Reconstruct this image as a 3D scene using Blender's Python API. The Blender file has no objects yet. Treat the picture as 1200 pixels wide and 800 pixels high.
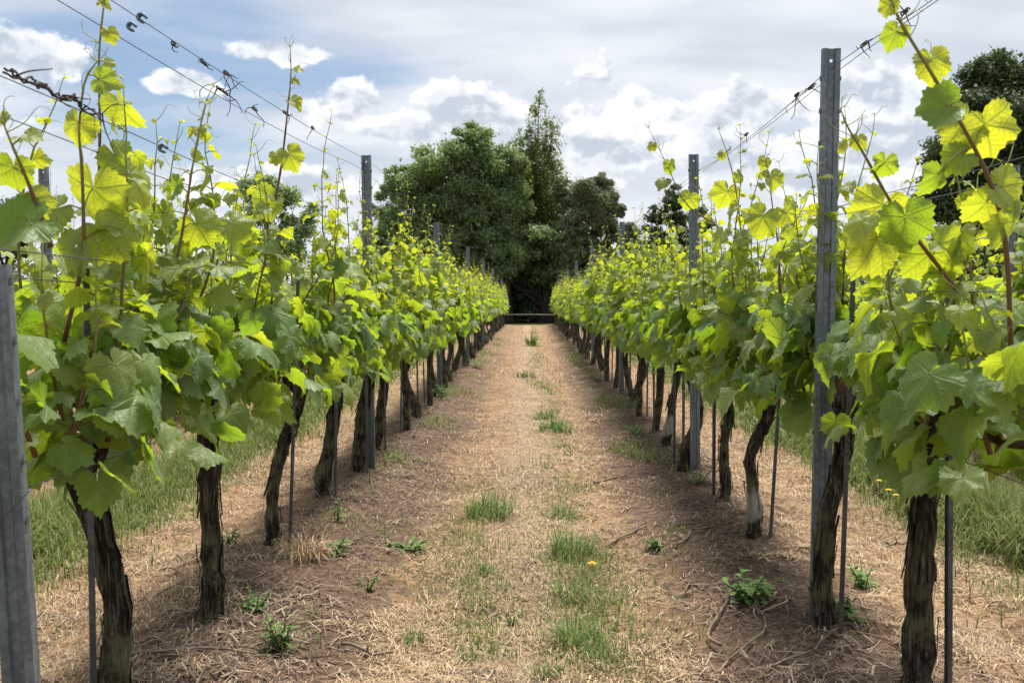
import bpy, math, random
import numpy as np
from mathutils import Vector, Matrix

rad = math.radians
SC = bpy.context.scene
COL = SC.collection
R0 = np.random.default_rng(11)
random.seed(5)

# ------------------------------------------------------------------ camera
FPX = 1157.0                       # focal length in pixels of the 1200 px photograph
cam = bpy.data.cameras.new("camera")
cam.sensor_width = 36.0
cam.lens = FPX / 1200.0 * 36.0
cam.clip_start = 0.05
cam.clip_end = 9000
cam.dof.use_dof = True
cam.dof.focus_distance = 4.6
cam.dof.aperture_fstop = 6.3
camo = bpy.data.objects.new("camera", cam)
COL.objects.link(camo)
CAMZ = 1.2
YAW, PITCH = rad(0.99), rad(-2.375)
camo.location = (0, 0, CAMZ)
camo.rotation_euler = (rad(90) + PITCH, 0, YAW)
SC.camera = camo

# ------------------------------------------------------------------ world and sun
SUN_EL, SUN_AZ = 70.0, 24.0       # azimuth from +Y towards +X
sun = bpy.data.lights.new("sun", 'SUN')
sun.energy = 5.0
sun.angle = rad(16.0)
sun.color = (1.0, 0.95, 0.86)
suno = bpy.data.objects.new("sun", sun)
COL.objects.link(suno)
sd = Vector((math.sin(rad(SUN_AZ)) * math.cos(rad(SUN_EL)), math.cos(rad(SUN_AZ)) * math.cos(rad(SUN_EL)), math.sin(rad(SUN_EL))))
suno.rotation_euler = sd.to_track_quat('Z', 'Y').to_euler()
suno.location = (0, 0, 30)

SC.view_settings.view_transform = 'Standard'
SC.view_settings.look = 'None'
SC.view_settings.gamma = 1.0
SC.view_settings.use_curve_mapping = False
SC.view_settings.exposure = 0.70
SC.cycles.max_bounces = 10
SC.cycles.transmission_bounces = 6
SC.cycles.diffuse_bounces = 5
SC.cycles.use_denoising = True


def ray(px, py):
    """direction through a pixel of the 1200x800 photograph"""
    d = Vector(((px - 600) / FPX, (400 - py) / FPX, -1.0))
    d.rotate(camo.rotation_euler)
    return d


def at(px, py, y):
    d = ray(px, py)
    k = y / d.y
    return np.array((d.x * k, y, CAMZ + d.z * k))


class NT:
    """small helper to write node trees"""
    def __init__(s, tree):
        s.t = tree
        tree.nodes.clear()

    def n(s, kind, **kw):
        nd = s.t.nodes.new(kind)
        for k, v in kw.items():
            if k == 'inp':
                for i, val in v.items():
                    sock = nd.inputs[i]
                    if isinstance(val, bpy.types.NodeSocket):
                        s.t.links.new(val, sock)
                    else:
                        sock.default_value = val
            else:
                setattr(nd, k, v)
        return nd

    def math(s, op, a, b=0.0, c=0.0, clamp=False):
        nd = s.n('ShaderNodeMath', operation=op, use_clamp=clamp, inp={0: a, 1: b, 2: c})
        return nd.outputs[0]

    def vmath(s, op, a, b=(0, 0, 0)):
        nd = s.n('ShaderNodeVectorMath', operation=op, inp={0: a, 1: b})
        return nd.outputs['Value'] if op in ('LENGTH', 'DOT_PRODUCT', 'DISTANCE') else nd.outputs[0]

    def mix(s, f, a, b, blend='MIX'):
        nd = s.n('ShaderNodeMix', data_type='RGBA', blend_type=blend, inp={0: f, 6: a, 7: b})
        return nd.outputs[2]

    def step(s, v, lo, hi, a=0.0, b=1.0, smooth=True):
        nd = s.n('ShaderNodeMapRange', interpolation_type='SMOOTHSTEP' if smooth else 'LINEAR',
                 inp={0: v, 1: lo, 2: hi, 3: a, 4: b})
        return nd.outputs[0]

    def noise(s, vec, scale, detail=4.0, rough=0.55, dist=0.0, out=0):
        nd = s.n('ShaderNodeTexNoise', inp={'Vector': vec, 'Scale': scale, 'Detail': detail, 'Roughness': rough, 'Distortion': dist})
        return nd.outputs[out]


def rgb(r, g, b):
    return (r, g, b, 1.0)


world = bpy.data.worlds.new("World")
SC.world = world
world.use_nodes = True
w = NT(world.node_tree)
tc = w.n('ShaderNodeTexCoord').outputs['Generated']
sky = w.n('ShaderNodeTexSky', sky_type='NISHITA', sun_disc=False, sun_elevation=rad(SUN_EL), sun_rotation=rad(SUN_AZ),
          air_density=1.0, dust_density=1.6, ozone_density=1.0)
d = w.vmath('NORMALIZE', tc)
sep = w.n('ShaderNodeSeparateXYZ', inp={0: d})
zc = w.math('MAXIMUM', sep.outputs[2], 0.0)
zz = w.math('ADD', zc, 0.20)
plane = w.n('ShaderNodeCombineXYZ', inp={0: w.math('DIVIDE', sep.outputs[0], zz), 1: w.math('DIVIDE', sep.outputs[1], zz)}).outputs[0]
pl_rot = w.n('ShaderNodeMapping', inp={'Vector': plane, 'Rotation': (0, 0, rad(-14)), 'Scale': (0.75, 1.35, 1.0), 'Location': (0.35, 0.2, 0)}).outputs[0]
veil_n = w.noise(pl_rot, 1.15, 7.0, 0.56, 0.4)
# a thinner, bluer stretch of veil towards the upper left of the view
def dirpx(px, py):
    v = ray(px, py); v.normalize(); return v
def blob(px, py, rx, ry):
    c = dirpx(px, py)
    df = w.vmath('SUBTRACT', d, tuple(c))
    sx, sz = FPX / rx, FPX / ry
    df = w.vmath('MULTIPLY', df, (sx, sx, sz))
    return w.math('SUBTRACT', 1.0, w.vmath('LENGTH', df))
def blobs(lst):
    m = None
    for b in lst:
        x = blob(*b)
        m = x if m is None else w.math('SMOOTH_MAX', m, x, 0.25)
    return m
blue_hole = w.step(blobs([(150, 70, 330, 95), (250, 165, 200, 40)]), -0.1, 0.9)
veil = w.math('SUBTRACT', veil_n, w.math('MULTIPLY', blue_hole, 0.21))
veil = w.step(veil, 0.22, 0.50)
blue = w.vmath('MULTIPLY', sky.outputs[0], (0.80, 0.84, 0.88))
grey = w.mix(w.step(w.noise(pl_rot, 2.3, 5.0, 0.5, 0.2), 0.35, 0.68), rgb(4.5, 4.95, 5.6), rgb(6.2, 6.45, 6.85))
col = w.mix(veil, blue, grey)
# paler towards the horizon
col = w.mix(w.step(sep.outputs[2], 0.16, 0.02, 0.0, 0.55), col, rgb(6.3, 6.55, 6.9))
# heaped clouds low over the trees
cum = blobs([(215, 97, 48, 17), (400, 128, 66, 34), (30, 62, 80, 34), (560, 128, 95, 42), (470, 150, 60, 22),
             (735, 122, 85, 52), (800, 140, 70, 44), (700, 185, 110, 40), (905, 125, 100, 34), (880, 175, 140, 40),
             (1030, 110, 90, 40), (1060, 165, 120, 44), (1180, 180, 120, 40), (345, 62, 60, 18), (320, 215, 150, 26),
             (-200, 110, 160, 60), (1420, 120, 170, 70), (1000, 215, 200, 30)])
dq = w.vmath('MULTIPLY', d, (1.0, 1.0, 1.35))
n1 = w.noise(dq, 19.0, 9.0, 0.54, 0.1)
n2 = w.noise(w.vmath('ADD', dq, (-0.006, 0.0, 0.013)), 19.0, 6.0, 0.52, 0.1)
dens = w.math('ADD', cum, w.math('MULTIPLY', w.math('SUBTRACT', n1, 0.5), 2.6))
cmask = w.step(dens, 0.12, 0.42)
relief = w.math('MULTIPLY_ADD', w.math('SUBTRACT', n1, n2), 6.5, 0.66, clamp=True)
core = w.step(dens, 0.30, 1.05, 0.0, 0.55)
shade = w.math('SUBTRACT', relief, core, clamp=True)
ccol = w.mix(shade, rgb(4.1, 4.55, 5.2), rgb(8.3, 8.35, 8.4))
col = w.mix(w.math('MULTIPLY', cmask, 0.88), col, ccol)
bg = w.n('ShaderNodeBackground', inp={0: col, 1: 0.090})
wo = w.n('ShaderNodeOutputWorld', inp={0: bg.outputs[0]})


# ------------------------------------------------------------------ mesh helpers
class MB:
    """collects pieces and links them as ONE mesh object"""
    def __init__(s):
        s.v, s.t, s.q, s.a, s.n = [], [], [], [], 0

    def add(s, V, t=None, q=None, a=None):
        V = np.asarray(V, dtype=np.float64)
        if t is not None and len(t):
            s.t.append(np.asarray(t) + s.n)
        if q is not None and len(q):
            s.q.append(np.asarray(q) + s.n)
        s.v.append(V)
        if a is None:
            a = np.zeros((len(V), 3))
        s.a.append(np.broadcast_to(np.asarray(a, dtype=np.float64), (len(V), 3)))
        s.n += len(V)

    def mesh(s, name, mat, smooth=True):
        me = bpy.data.meshes.new(name)
        V = np.concatenate(s.v) if s.v else np.zeros((0, 3))
        T = np.concatenate(s.t) if s.t else np.zeros((0, 3), int)
        Q = np.concatenate(s.q) if s.q else np.zeros((0, 4), int)
        me.vertices.add(len(V))
        me.vertices.foreach_set('co', V.astype(np.float32).ravel())
        loops = np.concatenate([T.ravel(), Q.ravel()]).astype(np.int32)
        me.loops.add(len(loops))
        me.loops.foreach_set('vertex_index', loops)
        me.polygons.add(len(T) + len(Q))
        starts = np.concatenate([np.arange(len(T)) * 3, len(T) * 3 + np.arange(len(Q)) * 4]).astype(np.int32)
        me.polygons.foreach_set('loop_start', starts)
        me.polygons.foreach_set('use_smooth', np.full(len(T) + len(Q), bool(smooth)))
        at_ = me.attributes.new('info', 'FLOAT_VECTOR', 'POINT')
        at_.data.foreach_set('vector', np.concatenate(s.a).astype(np.float32).ravel())
        me.update(calc_edges=True)
        me.validate()
        me.materials.append(mat)
        return me

    def build(s, name, mat, parent=None, smooth=True):
        return link(name, s.mesh(name, mat, smooth), parent)


def link(name, data, parent=None, loc=None):
    o = bpy.data.objects.new(name, data)
    COL.objects.link(o)
    if parent is not None:
        o.parent = parent
    if loc is not None:
        o.location = loc
    return o


def empty(name, loc, rz=0.0):
    o = bpy.data.objects.new(name, None)
    o.empty_display_size = 0.1
    COL.objects.link(o)
    o.location = loc
    o.rotation_euler = (0, 0, rz)
    return o


def tag(o, label, cat, group=None, kind=None):
    o['label'] = label
    o['category'] = cat
    if group:
        o['group'] = group
    if kind:
        o['kind'] = kind
    return o


def copy_tree(o, parent=None):
    c = o.copy()
    COL.objects.link(c)
    c.parent = parent
    for ch in list(o.children):
        copy_tree(ch, c)
    return c


def nrm(v):
    v = np.asarray(v, dtype=np.float64)
    return v / np.maximum(np.linalg.norm(v, axis=-1, keepdims=True), 1e-9)


def tube(path, radii, sides=6, cap=True, ridge=None):
    """swept tube; ridge(n, sides) multiplies the radius"""
    path = np.asarray(path, float)
    n = len(path)
    radii = np.broadcast_to(np.asarray(radii, float), (n,))
    tan = nrm(np.gradient(path, axis=0))
    ref = np.array((0, 1.0, 0)) if abs(tan[0][1]) < 0.8 else np.array((1.0, 0, 0))
    u = ref - tan[0] * np.dot(ref, tan[0])
    u /= np.linalg.norm(u)
    V = []
    ang = np.arange(sides) * 2 * np.pi / sides
    for i in range(n):
        u = u - tan[i] * np.dot(u, tan[i])
        u /= max(np.linalg.norm(u), 1e-9)
        b = np.cross(tan[i], u)
        rr = radii[i] * (ridge[i] if ridge is not None else np.ones(sides))
        V.append(path[i] + (np.cos(ang) * rr)[:, None] * u + (np.sin(ang) * rr)[:, None] * b)
    V = np.concatenate(V)
    j = np.arange(sides)
    k = (j + 1) % sides
    q = np.concatenate([np.stack([i * sides + j, i * sides + k, (i + 1) * sides + k, (i + 1) * sides + j], 1) for i in range(n - 1)])
    t = None
    if cap:
        V = np.concatenate([V, path[:1], path[-1:]])
        c0, c1 = n * sides, n * sides + 1
        t = np.concatenate([np.stack([np.full(sides, c0), k, j], 1),
                            np.stack([np.full(sides, c1), (n - 1) * sides + j, (n - 1) * sides + k], 1)])
    return V, t, q


def smooth_path(pts, n):
    """Catmull-Rom through points"""
    P = np.asarray(pts, float)
    P = np.concatenate([2 * P[:1] - P[1:2], P, 2 * P[-1:] - P[-2:-1]])
    m = len(P) - 3
    ts = np.linspace(0, m - 1e-6, n)
    out = []
    for t in ts:
        i = int(t); f = t - i
        p0, p1, p2, p3 = P[i:i + 4]
        out.append(0.5 * ((2 * p1) + (-p0 + p2) * f + (2 * p0 - 5 * p1 + 4 * p2 - p3) * f * f + (-p0 + 3 * p1 - 3 * p2 + p3) * f ** 3))
    return np.array(out)


_perm = np.random.default_rng(3).random((64, 64))


def vnoise(x, y):
    xi = np.floor(x).astype(int); yi = np.floor(y).astype(int)
    fx = x - xi; fy = y - yi
    fx = fx * fx * (3 - 2 * fx); fy = fy * fy * (3 - 2 * fy)
    g = lambda a, b: _perm[a % 64, b % 64]
    return (g(xi, yi) * (1 - fx) + g(xi + 1, yi) * fx) * (1 - fy) + (g(xi, yi + 1) * (1 - fx) + g(xi + 1, yi + 1) * fx) * fy


def fbm(x, y, o=4):
    s, a = 0.0, 0.5
    for i in range(o):
        s = s + a * (vnoise(x + 17.3 * i, y + 5.1 * i) - 0.5)
        x, y, a = x * 2.03, y * 2.03, a * 0.5
    return s


ROW = 1.13          # half the aisle


def row_dist(x):
    p = np.mod(x - ROW, 2 * ROW)
    return np.minimum(p, 2 * ROW - p)


def ground_z(x, y):
    x = np.asarray(x, float); y = np.asarray(y, float)
    near = np.exp(-np.maximum(y - 14, 0) / 12.0)
    inrow = np.clip((49 - y) / 2.0, 0, 1) * np.clip((9.5 - np.abs(x)) / 1.0, 0, 1)
    r = row_dist(x)
    z = 0.055 * np.exp(-(r / 0.36) ** 2) * inrow
    z = z - 0.022 * np.exp(-((r - 0.62) / 0.16) ** 2) * inrow
    z = z + fbm(x * 1.3, y * 1.1, 3) * 0.06 * inrow
    z = z + fbm(x * 6.0, y * 6.0, 3) * 0.05 * near * inrow
    z = z + fbm(x * 18.0, y * 18.0, 3) * 0.042 * near * inrow * (0.6 + 0.9 * np.exp(-(r / 0.4) ** 2))
    return z


# ------------------------------------------------------------------ materials
def new_mat(name):
    m = bpy.data.materials.new(name)
    m.use_nodes = True
    return m, NT(m.node_tree)


def out(nt, shader, disp=None):
    nt.n('ShaderNodeOutputMaterial', inp={0: shader})


def mat_vine_leaf():
    m, t = new_mat("vine_leaf")
    info = t.n('ShaderNodeAttribute', attribute_name='info').outputs['Vector']
    s = t.n('ShaderNodeSeparateXYZ', inp={0: info})
    x, y, age = s.outputs
    geo = t.n('ShaderNodeNewGeometry')
    rnd = geo.outputs['Random Per Island']
    pos = geo.outputs['Position']
    # veins: five main ribs fanning from the leaf stalk, side ribs as fine waves
    ang = t.math('ARCTAN2', x, y)
    r = t.vmath('LENGTH', t.n('ShaderNodeCombineXYZ', inp={0: x, 1: y}).outputs[0])
    pp = t.math('PINGPONG', ang, rad(26))
    dist = t.math('MULTIPLY', r, pp)
    vein = t.step(dist, 0.012, 0.034, 1.0, 0.0)
    side = t.math('SINE', t.math('MULTIPLY', t.math('SUBTRACT', r, t.math('MULTIPLY', dist, 0.8)), 46.0))
    sidem = t.math('MULTIPLY', t.step(side, 0.80, 1.0), 0.55)
    vein = t.math('MAXIMUM', vein, sidem)
    vein = t.math('MULTIPLY', vein, t.step(r, 0.0, 0.05))
    blot = t.noise(pos, 28.0, 3.0)
    a2 = t.math('ADD', age, t.math('MULTIPLY', t.math('SUBTRACT', rnd, 0.5), 0.45), clamp=True)
    top = t.mix(a2, rgb(0.092, 0.176, 0.052), rgb(0.260, 0.335, 0.075))
    top = t.mix(t.step(blot, 0.35, 0.7, 0.0, 0.45), top, rgb(0.125, 0.205, 0.058))
    rn2 = t.math('FRACT', t.math('MULTIPLY', rnd, 17.31))
    top = t.mix(t.step(rn2, 0.55, 1.0, 0.0, 0.5, False), top, rgb(0.155, 0.225, 0.105))
    top = t.mix(t.step(rn2, 0.30, 0.0, 0.0, 0.4, False), top, rgb(0.050, 0.105, 0.020))
    spot = t.math('MULTIPLY', t.step(t.noise(pos, 130.0, 1.0), 0.70, 0.76), t.step(rnd, 0.45, 0.6))
    top = t.mix(t.math('MULTIPLY', spot, 0.7), top, rgb(0.16, 0.10, 0.04))
    top = t.mix(t.math('MULTIPLY', vein, 0.42), top, rgb(0.26, 0.34, 0.10))
    under = t.mix(a2, rgb(0.120, 0.200, 0.075), rgb(0.26, 0.34, 0.08))
    base = t.mix(geo.outputs['Backfacing'], top, under)
    tr = t.mix(a2, rgb(0.29, 0.48, 0.020), rgb(0.72, 0.74, 0.030))
    tr = t.mix(t.math('MULTIPLY', vein, 0.5), tr, rgb(0.26, 0.34, 0.02))
    bump = t.n('ShaderNodeBump', inp={'Strength': 0.6, 'Distance': 0.006,
               'Height': t.math('ADD', t.math('MULTIPLY', vein, -0.9), t.math('MULTIPLY', t.noise(pos, 60.0, 2.0), 0.9))}).outputs[0]
    rough = t.math('MULTIPLY_ADD', blot, 0.16, 0.42)
    p = t.n('ShaderNodeBsdfPrincipled', inp={'Base Color': base, 'Roughness': rough, 'Specular IOR Level': 0.6, 'Sheen Weight': 0.12, 'Sheen Roughness': 0.5, 'Normal': bump})
    tl = t.n('ShaderNodeBsdfTranslucent', inp={0: tr, 1: bump})
    mx = t.n('ShaderNodeMixShader', inp={0: 0.51, 1: p.outputs[0], 2: tl.outputs[0]})
    out(t, mx.outputs[0])
    return m


def mat_foliage(name, c0, c1, trans, tf=0.28, spec=0.35):
    m, t = new_mat(name)
    geo = t.n('ShaderNodeNewGeometry')
    rnd = geo.outputs['Random Per Island']
    n = t.noise(geo.outputs['Position'], 1.3, 3.0)
    f = t.math('MULTIPLY_ADD', rnd, 0.6, t.math('MULTIPLY', n, 0.4), clamp=True)
    col = t.mix(f, c0, c1)
    p = t.n('ShaderNodeBsdfPrincipled', inp={'Base Color': col, 'Roughness': 0.5, 'Specular IOR Level': spec})
    tl = t.n('ShaderNodeBsdfTranslucent', inp={0: trans})
    out(t, t.n('ShaderNodeMixShader', inp={0: tf, 1: p.outputs[0], 2: tl.outputs[0]}).outputs[0])
    return m


def mat_bark(name, dark, light, moss=None, scale=1.0, foot=None):
    m, t = new_mat(name)
    co = t.n('ShaderNodeTexCoord').outputs['Object']
    st = t.n('ShaderNodeMapping', inp={'Vector': co, 'Scale': (85 * scale, 85 * scale, 9.0 * scale)}).outputs[0]
    n = t.noise(st, 1.0, 6.0, 0.62, 0.6)
    n2 = t.noise(co, 7.0 * scale, 4.0)
    col = t.mix(t.step(n, 0.44, 0.70), dark, light)
    col = t.mix(t.step(n2, 0.42, 0.70, 0.0, 0.6), col, dark)
    if moss:
        z = t.n('ShaderNodeSeparateXYZ', inp={0: co}).outputs[2]
        mk = t.step(t.noise(co, 11.0, 4.0, 0.6), 0.44, 0.60)
        mk = t.math('MULTIPLY', mk, t.step(z, 0.62, 0.16))
        col = t.mix(t.math('MULTIPLY', mk, 0.65), col, moss)
    if foot:                                             # lime washed foot, worn off at its edges
        z = t.n('ShaderNodeSeparateXYZ', inp={0: co}).outputs[2]
        zz2 = t.math('ADD', z, t.math('MULTIPLY', t.math('SUBTRACT', n2, 0.5), 0.25))
        fk = t.math('MULTIPLY', t.step(zz2, 0.07, 0.11), t.step(zz2, foot, foot - 0.1))
        col = t.mix(t.math('MULTIPLY', fk, t.step(n, 0.34, 0.5, 0.25, 0.85)), col, rgb(0.40, 0.38, 0.33))
    b = t.n('ShaderNodeBump', inp={'Strength': 1.0, 'Distance': 0.02 / scale, 'Height': n}).outputs[0]
    p = t.n('ShaderNodeBsdfPrincipled', inp={'Base Color': col, 'Roughness': 0.92, 'Specular IOR Level': 0.15, 'Normal': b})
    out(t, p.outputs[0])
    return m


def mat_plain(name, col, rough=0.6, metal=0.0, var=0.25, scale=30.0, spec=0.4):
    m, t = new_mat(name)
    geo = t.n('ShaderNodeNewGeometry')
    n = t.noise(geo.outputs['Position'], scale, 4.0)
    c2 = tuple(c * (1 - var) for c in col[:3]) + (1,)
    c = t.mix(t.step(n, 0.3, 0.7), rgb(*col[:3]), c2)
    p = t.n('ShaderNodeBsdfPrincipled', inp={'Base Color': c, 'Roughness': rough, 'Metallic': metal, 'Specular IOR Level': spec})
    out(t, p.outputs[0])
    return m


def mat_zinc(name, base, light):
    m, t = new_mat(name)
    co = t.n('ShaderNodeTexCoord').outputs['Object']
    st = t.n('ShaderNodeMapping', inp={'Vector': co, 'Scale': (40, 40, 6)}).outputs[0]
    n = t.noise(st, 1.0, 5.0, 0.6)
    vo = t.n('ShaderNodeTexVoronoi', inp={'Vector': co, 'Scale': 90.0}).outputs['Color']
    vv = t.n('ShaderNodeSeparateColor', inp={0: vo}).outputs[0]
    f = t.math('ADD', t.math('MULTIPLY', n, 0.8), t.math('MULTIPLY', vv, 0.2))
    col = t.mix(t.step(f, 0.35, 0.72), base, light)
    z = t.n('ShaderNodeSeparateXYZ', inp={0: co}).outputs[2]
    mud = t.math('MULTIPLY', t.step(z, 0.35, 0.02), t.step(n, 0.35, 0.6))
    col = t.mix(t.math('MULTIPLY', mud, 0.7), col, rgb(0.13, 0.095, 0.07))
    p = t.n('ShaderNodeBsdfPrincipled', inp={'Base Color': col, 'Metallic': 0.55, 'Roughness': t.math('MULTIPLY_ADD', n, 0.25, 0.42)})
    out(t, p.outputs[0])
    return m


def mat_ground():
    m, t = new_mat("ground")
    co = t.n('ShaderNodeTexCoord').outputs['Object']
    s = t.n('ShaderNodeSeparateXYZ', inp={0: co})
    x, y = s.outputs[0], s.outputs[1]
    wob = t.math('MULTIPLY', t.math('SUBTRACT', t.noise(co, 0.9, 4.0), 0.5), 0.55)
    xw = t.math('ADD', x, wob)
    a = t.math('PINGPONG', xw, ROW)                        # hmm: 0 in aisle centres of even aisles
    ax = t.math('ABSOLUTE', xw)
    fine = t.noise(co, 55.0, 5.0, 0.7, 0.5)
    strand = t.noise(t.n('ShaderNodeMapping', inp={'Vector': co, 'Rotation': (0, 0, 0.6), 'Scale': (26, 90, 20)}).outputs[0], 1.0, 4.0, 0.6, 1.2)
    strand2 = t.noise(t.n('ShaderNodeMapping', inp={'Vector': co, 'Rotation': (0, 0, -0.9), 'Scale': (24, 80, 20)}).outputs[0], 1.0, 4.0, 0.6, 1.2)
    st = t.math('MAXIMUM', strand, strand2)
    big = t.noise(co, 1.7, 5.0, 0.6)
    mid = t.noise(co, 6.0, 5.0, 0.65)
    straw = t.mix(t.step(st, 0.42, 0.66), rgb(0.215, 0.130, 0.074), rgb(0.450, 0.302, 0.176))
    straw = t.mix(t.step(big, 0.42, 0.62, 0.0, 0.75), straw, rgb(0.225, 0.135, 0.082))
    straw = t.mix(t.step(mid, 0.50, 0.64, 0.0, 0.8), straw, rgb(0.125, 0.082, 0.058))
    soil = t.mix(t.step(fine, 0.38, 0.64), rgb(0.062, 0.042, 0.032), rgb(0.190, 0.128, 0.094))
    soil = t.mix(t.step(st, 0.60, 0.70, 0.0, 0.65), soil, rgb(0.36, 0.25, 0.155))
    # soil strips along the rows, from the vines into the path
    rowd = t.math('ABSOLUTE', t.math('SUBTRACT', ax, 0.92))
    sm = t.step(t.math('ADD', rowd, t.math('MULTIPLY', t.math('SUBTRACT', mid, 0.5), 0.9)), 0.50, 0.20)
    sm = t.math('MULTIPLY', sm, t.step(y, 30.0, 8.0, 0.35, 0.95))
    row2 = t.math('ABSOLUTE', t.math('SUBTRACT', ax, 3.39))
    sm2 = t.step(t.math('ADD', row2, t.math('MULTIPLY', t.math('SUBTRACT', mid, 0.5), 0.9)), 0.45, 0.12, 0.0, 0.8)
    sm = t.math('MAXIMUM', sm, sm2)
    col = t.mix(sm, straw, soil)
    # pale trodden wheel line left of the middle of the path
    wl = t.step(t.math('ABSOLUTE', t.math('ADD', x, 0.02)), 0.34, 0.05, 0.0, 0.65)
    col = t.mix(t.math('MULTIPLY', wl, t.step(fine, 0.35, 0.6)), col, rgb(0.42, 0.34, 0.25))
    # grass in the middle of the next aisles and a thin line in this one
    gr = t.math('ABSOLUTE', t.math('SUBTRACT', ax, 2.36))
    gm = t.step(t.math('ADD', gr, t.math('MULTIPLY', t.math('SUBTRACT', big, 0.5), 0.8)), 0.46, 0.2)
    g2 = t.step(t.math('ADD', t.math('ABSOLUTE', t.math('SUBTRACT', x, 0.22)), t.math('MULTIPLY', t.math('SUBTRACT', mid, 0.5), 1.4)), 0.20, -0.05)
    g2 = t.math('MULTIPLY', g2, t.step(big, 0.44, 0.56, 0.0, 0.75))
    gm = t.math('MAXIMUM', gm, g2)
    far = t.math('MAXIMUM', t.step(y, 46.0, 49.0), t.step(ax, 9.0, 11.0))
    gm = t.math('MAXIMUM', gm, far)
    gcol = t.mix(t.step(fine, 0.35, 0.65), rgb(0.075, 0.105, 0.028), rgb(0.20, 0.22, 0.075))
    gcol = t.mix(t.step(mid, 0.55, 0.72, 0.0, 0.5), gcol, rgb(0.30, 0.23, 0.11))
    col = t.mix(t.math('MULTIPLY', gm, 0.85), col, gcol)
    h = t.math('ADD', t.math('MULTIPLY', st, 0.9), t.math('ADD', fine, t.math('MULTIPLY', mid, 1.5)))
    b = t.n('ShaderNodeBump', inp={'Strength': 0.9, 'Distance': 0.02, 'Height': h}).outputs[0]
    p = t.n('ShaderNodeBsdfPrincipled', inp={'Base Color': col, 'Roughness': 0.95, 'Specular IOR Level': 0.12, 'Normal': b})
    out(t, p.outputs[0])
    return m


def mat_blades(name, cols, tf=0.25):
    """thin blades; colour picked per blade"""
    m, t = new_mat(name)
    geo = t.n('ShaderNodeNewGeometry')
    ramp = t.n('ShaderNodeValToRGB', inp={0: geo.outputs['Random Per Island']})
    e = ramp.color_ramp.elements
    while len(e) < len(cols):
        e.new(0.5)
    for i, c in enumerate(cols):
        e[i].position = i / (len(cols) - 1)
        e[i].color = rgb(*c)
    p = t.n('ShaderNodeBsdfPrincipled', inp={'Base Color': ramp.outputs[0], 'Roughness': 0.7, 'Specular IOR Level': 0.25})
    tl = t.n('ShaderNodeBsdfTranslucent', inp={0: ramp.outputs[0]})
    out(t, t.n('ShaderNodeMixShader', inp={0: tf, 1: p.outputs[0], 2: tl.outputs[0]}).outputs[0])
    return m


M = {}
M['leaf'] = mat_vine_leaf()
M['bark'] = mat_bark("vine_bark", rgb(0.018, 0.014, 0.011), rgb(0.185, 0.152, 0.122), rgb(0.15, 0.155, 0.075))
M['bark_white'] = mat_bark("limed_vine_bark", rgb(0.018, 0.014, 0.011), rgb(0.185, 0.152, 0.122), rgb(0.15, 0.155, 0.075), 1.0, 0.30)
M['cane'] = mat_bark("vine_cane", rgb(0.055, 0.032, 0.018), rgb(0.17, 0.10, 0.055), None, 2.5)


def mat_shoot():
    m, t = new_mat("vine_shoot")
    info = t.n('ShaderNodeAttribute', attribute_name='info').outputs['Vector']
    age = t.n('ShaderNodeSeparateXYZ', inp={0: info}).outputs[2]
    c = t.mix(t.step(age, 0.25, 0.9), rgb(0.135, 0.060, 0.028), rgb(0.21, 0.25, 0.055))
    p = t.n('ShaderNodeBsdfPrincipled', inp={'Base Color': c, 'Roughness': 0.5})
    out(t, p.outputs[0])
    return m


M['shoot'] = mat_shoot()
M['zinc'] = mat_zinc("galvanised_steel", rgb(0.115, 0.140, 0.158), rgb(0.215, 0.250, 0.270))
M['stake'] = mat_zinc("stake_steel", rgb(0.055, 0.06, 0.066), rgb(0.12, 0.13, 0.14))
M['wire'] = mat_plain("wire_steel", (0.14, 0.145, 0.16), 0.45, 0.7)
M['dry'] = mat_plain("dry_tendril", (0.050, 0.036, 0.030), 0.9)
M['clip'] = mat_plain("wire_clip_plastic", (0.10, 0.16, 0.27), 0.4)
M['twig'] = mat_plain("pruned_wood", (0.22, 0.165, 0.12), 0.9, 0, 0.55, 25.0)
M['ground'] = mat_ground()
M['straw'] = mat_blades("straw", [(0.19, 0.118, 0.065), (0.34, 0.236, 0.135), (0.44, 0.328, 0.20), (0.52, 0.412, 0.270), (0.29, 0.18, 0.095)], 0.1)
M['brown'] = mat_blades("brown_litter", [(0.040, 0.030, 0.025), (0.10, 0.072, 0.055), (0.20, 0.115, 0.07), (0.075, 0.056, 0.046), (0.25, 0.19, 0.145), (0.36, 0.29, 0.22)], 0.05)
M['grass'] = mat_blades("grass", [(0.085, 0.145, 0.03), (0.14, 0.20, 0.045), (0.22, 0.26, 0.07), (0.17, 0.22, 0.075), (0.36, 0.31, 0.14)], 0.35)
M['tuft'] = mat_blades("tuft_grass", [(0.06, 0.13, 0.028), (0.10, 0.19, 0.045), (0.15, 0.23, 0.06), (0.22, 0.26, 0.08)], 0.35)
M['weed'] = mat_blades("weed_leaf", [(0.07, 0.15, 0.035), (0.12, 0.22, 0.055), (0.18, 0.27, 0.08)], 0.3)
M['yellow'] = mat_plain("yellow_petals", (0.75, 0.52, 0.02), 0.6, 0, 0.1)
M['tree_bark'] = mat_bark("tree_bark", rgb(0.020, 0.017, 0.014), rgb(0.085, 0.07, 0.055), None, 0.15)
M['pale_bark'] = mat_bark("birch_bark", rgb(0.10, 0.095, 0.085), rgb(0.40, 0.38, 0.35), None, 0.15)
M['oak'] = mat_foliage("broad_foliage", rgb(0.066, 0.122, 0.052), rgb(0.190, 0.275, 0.125), rgb(0.26, 0.36, 0.07), 0.42, 0.6)
M['birch'] = mat_foliage("birch_foliage", rgb(0.060, 0.095, 0.028), rgb(0.150, 0.190, 0.055), rgb(0.24, 0.31, 0.06), 0.42)
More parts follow.
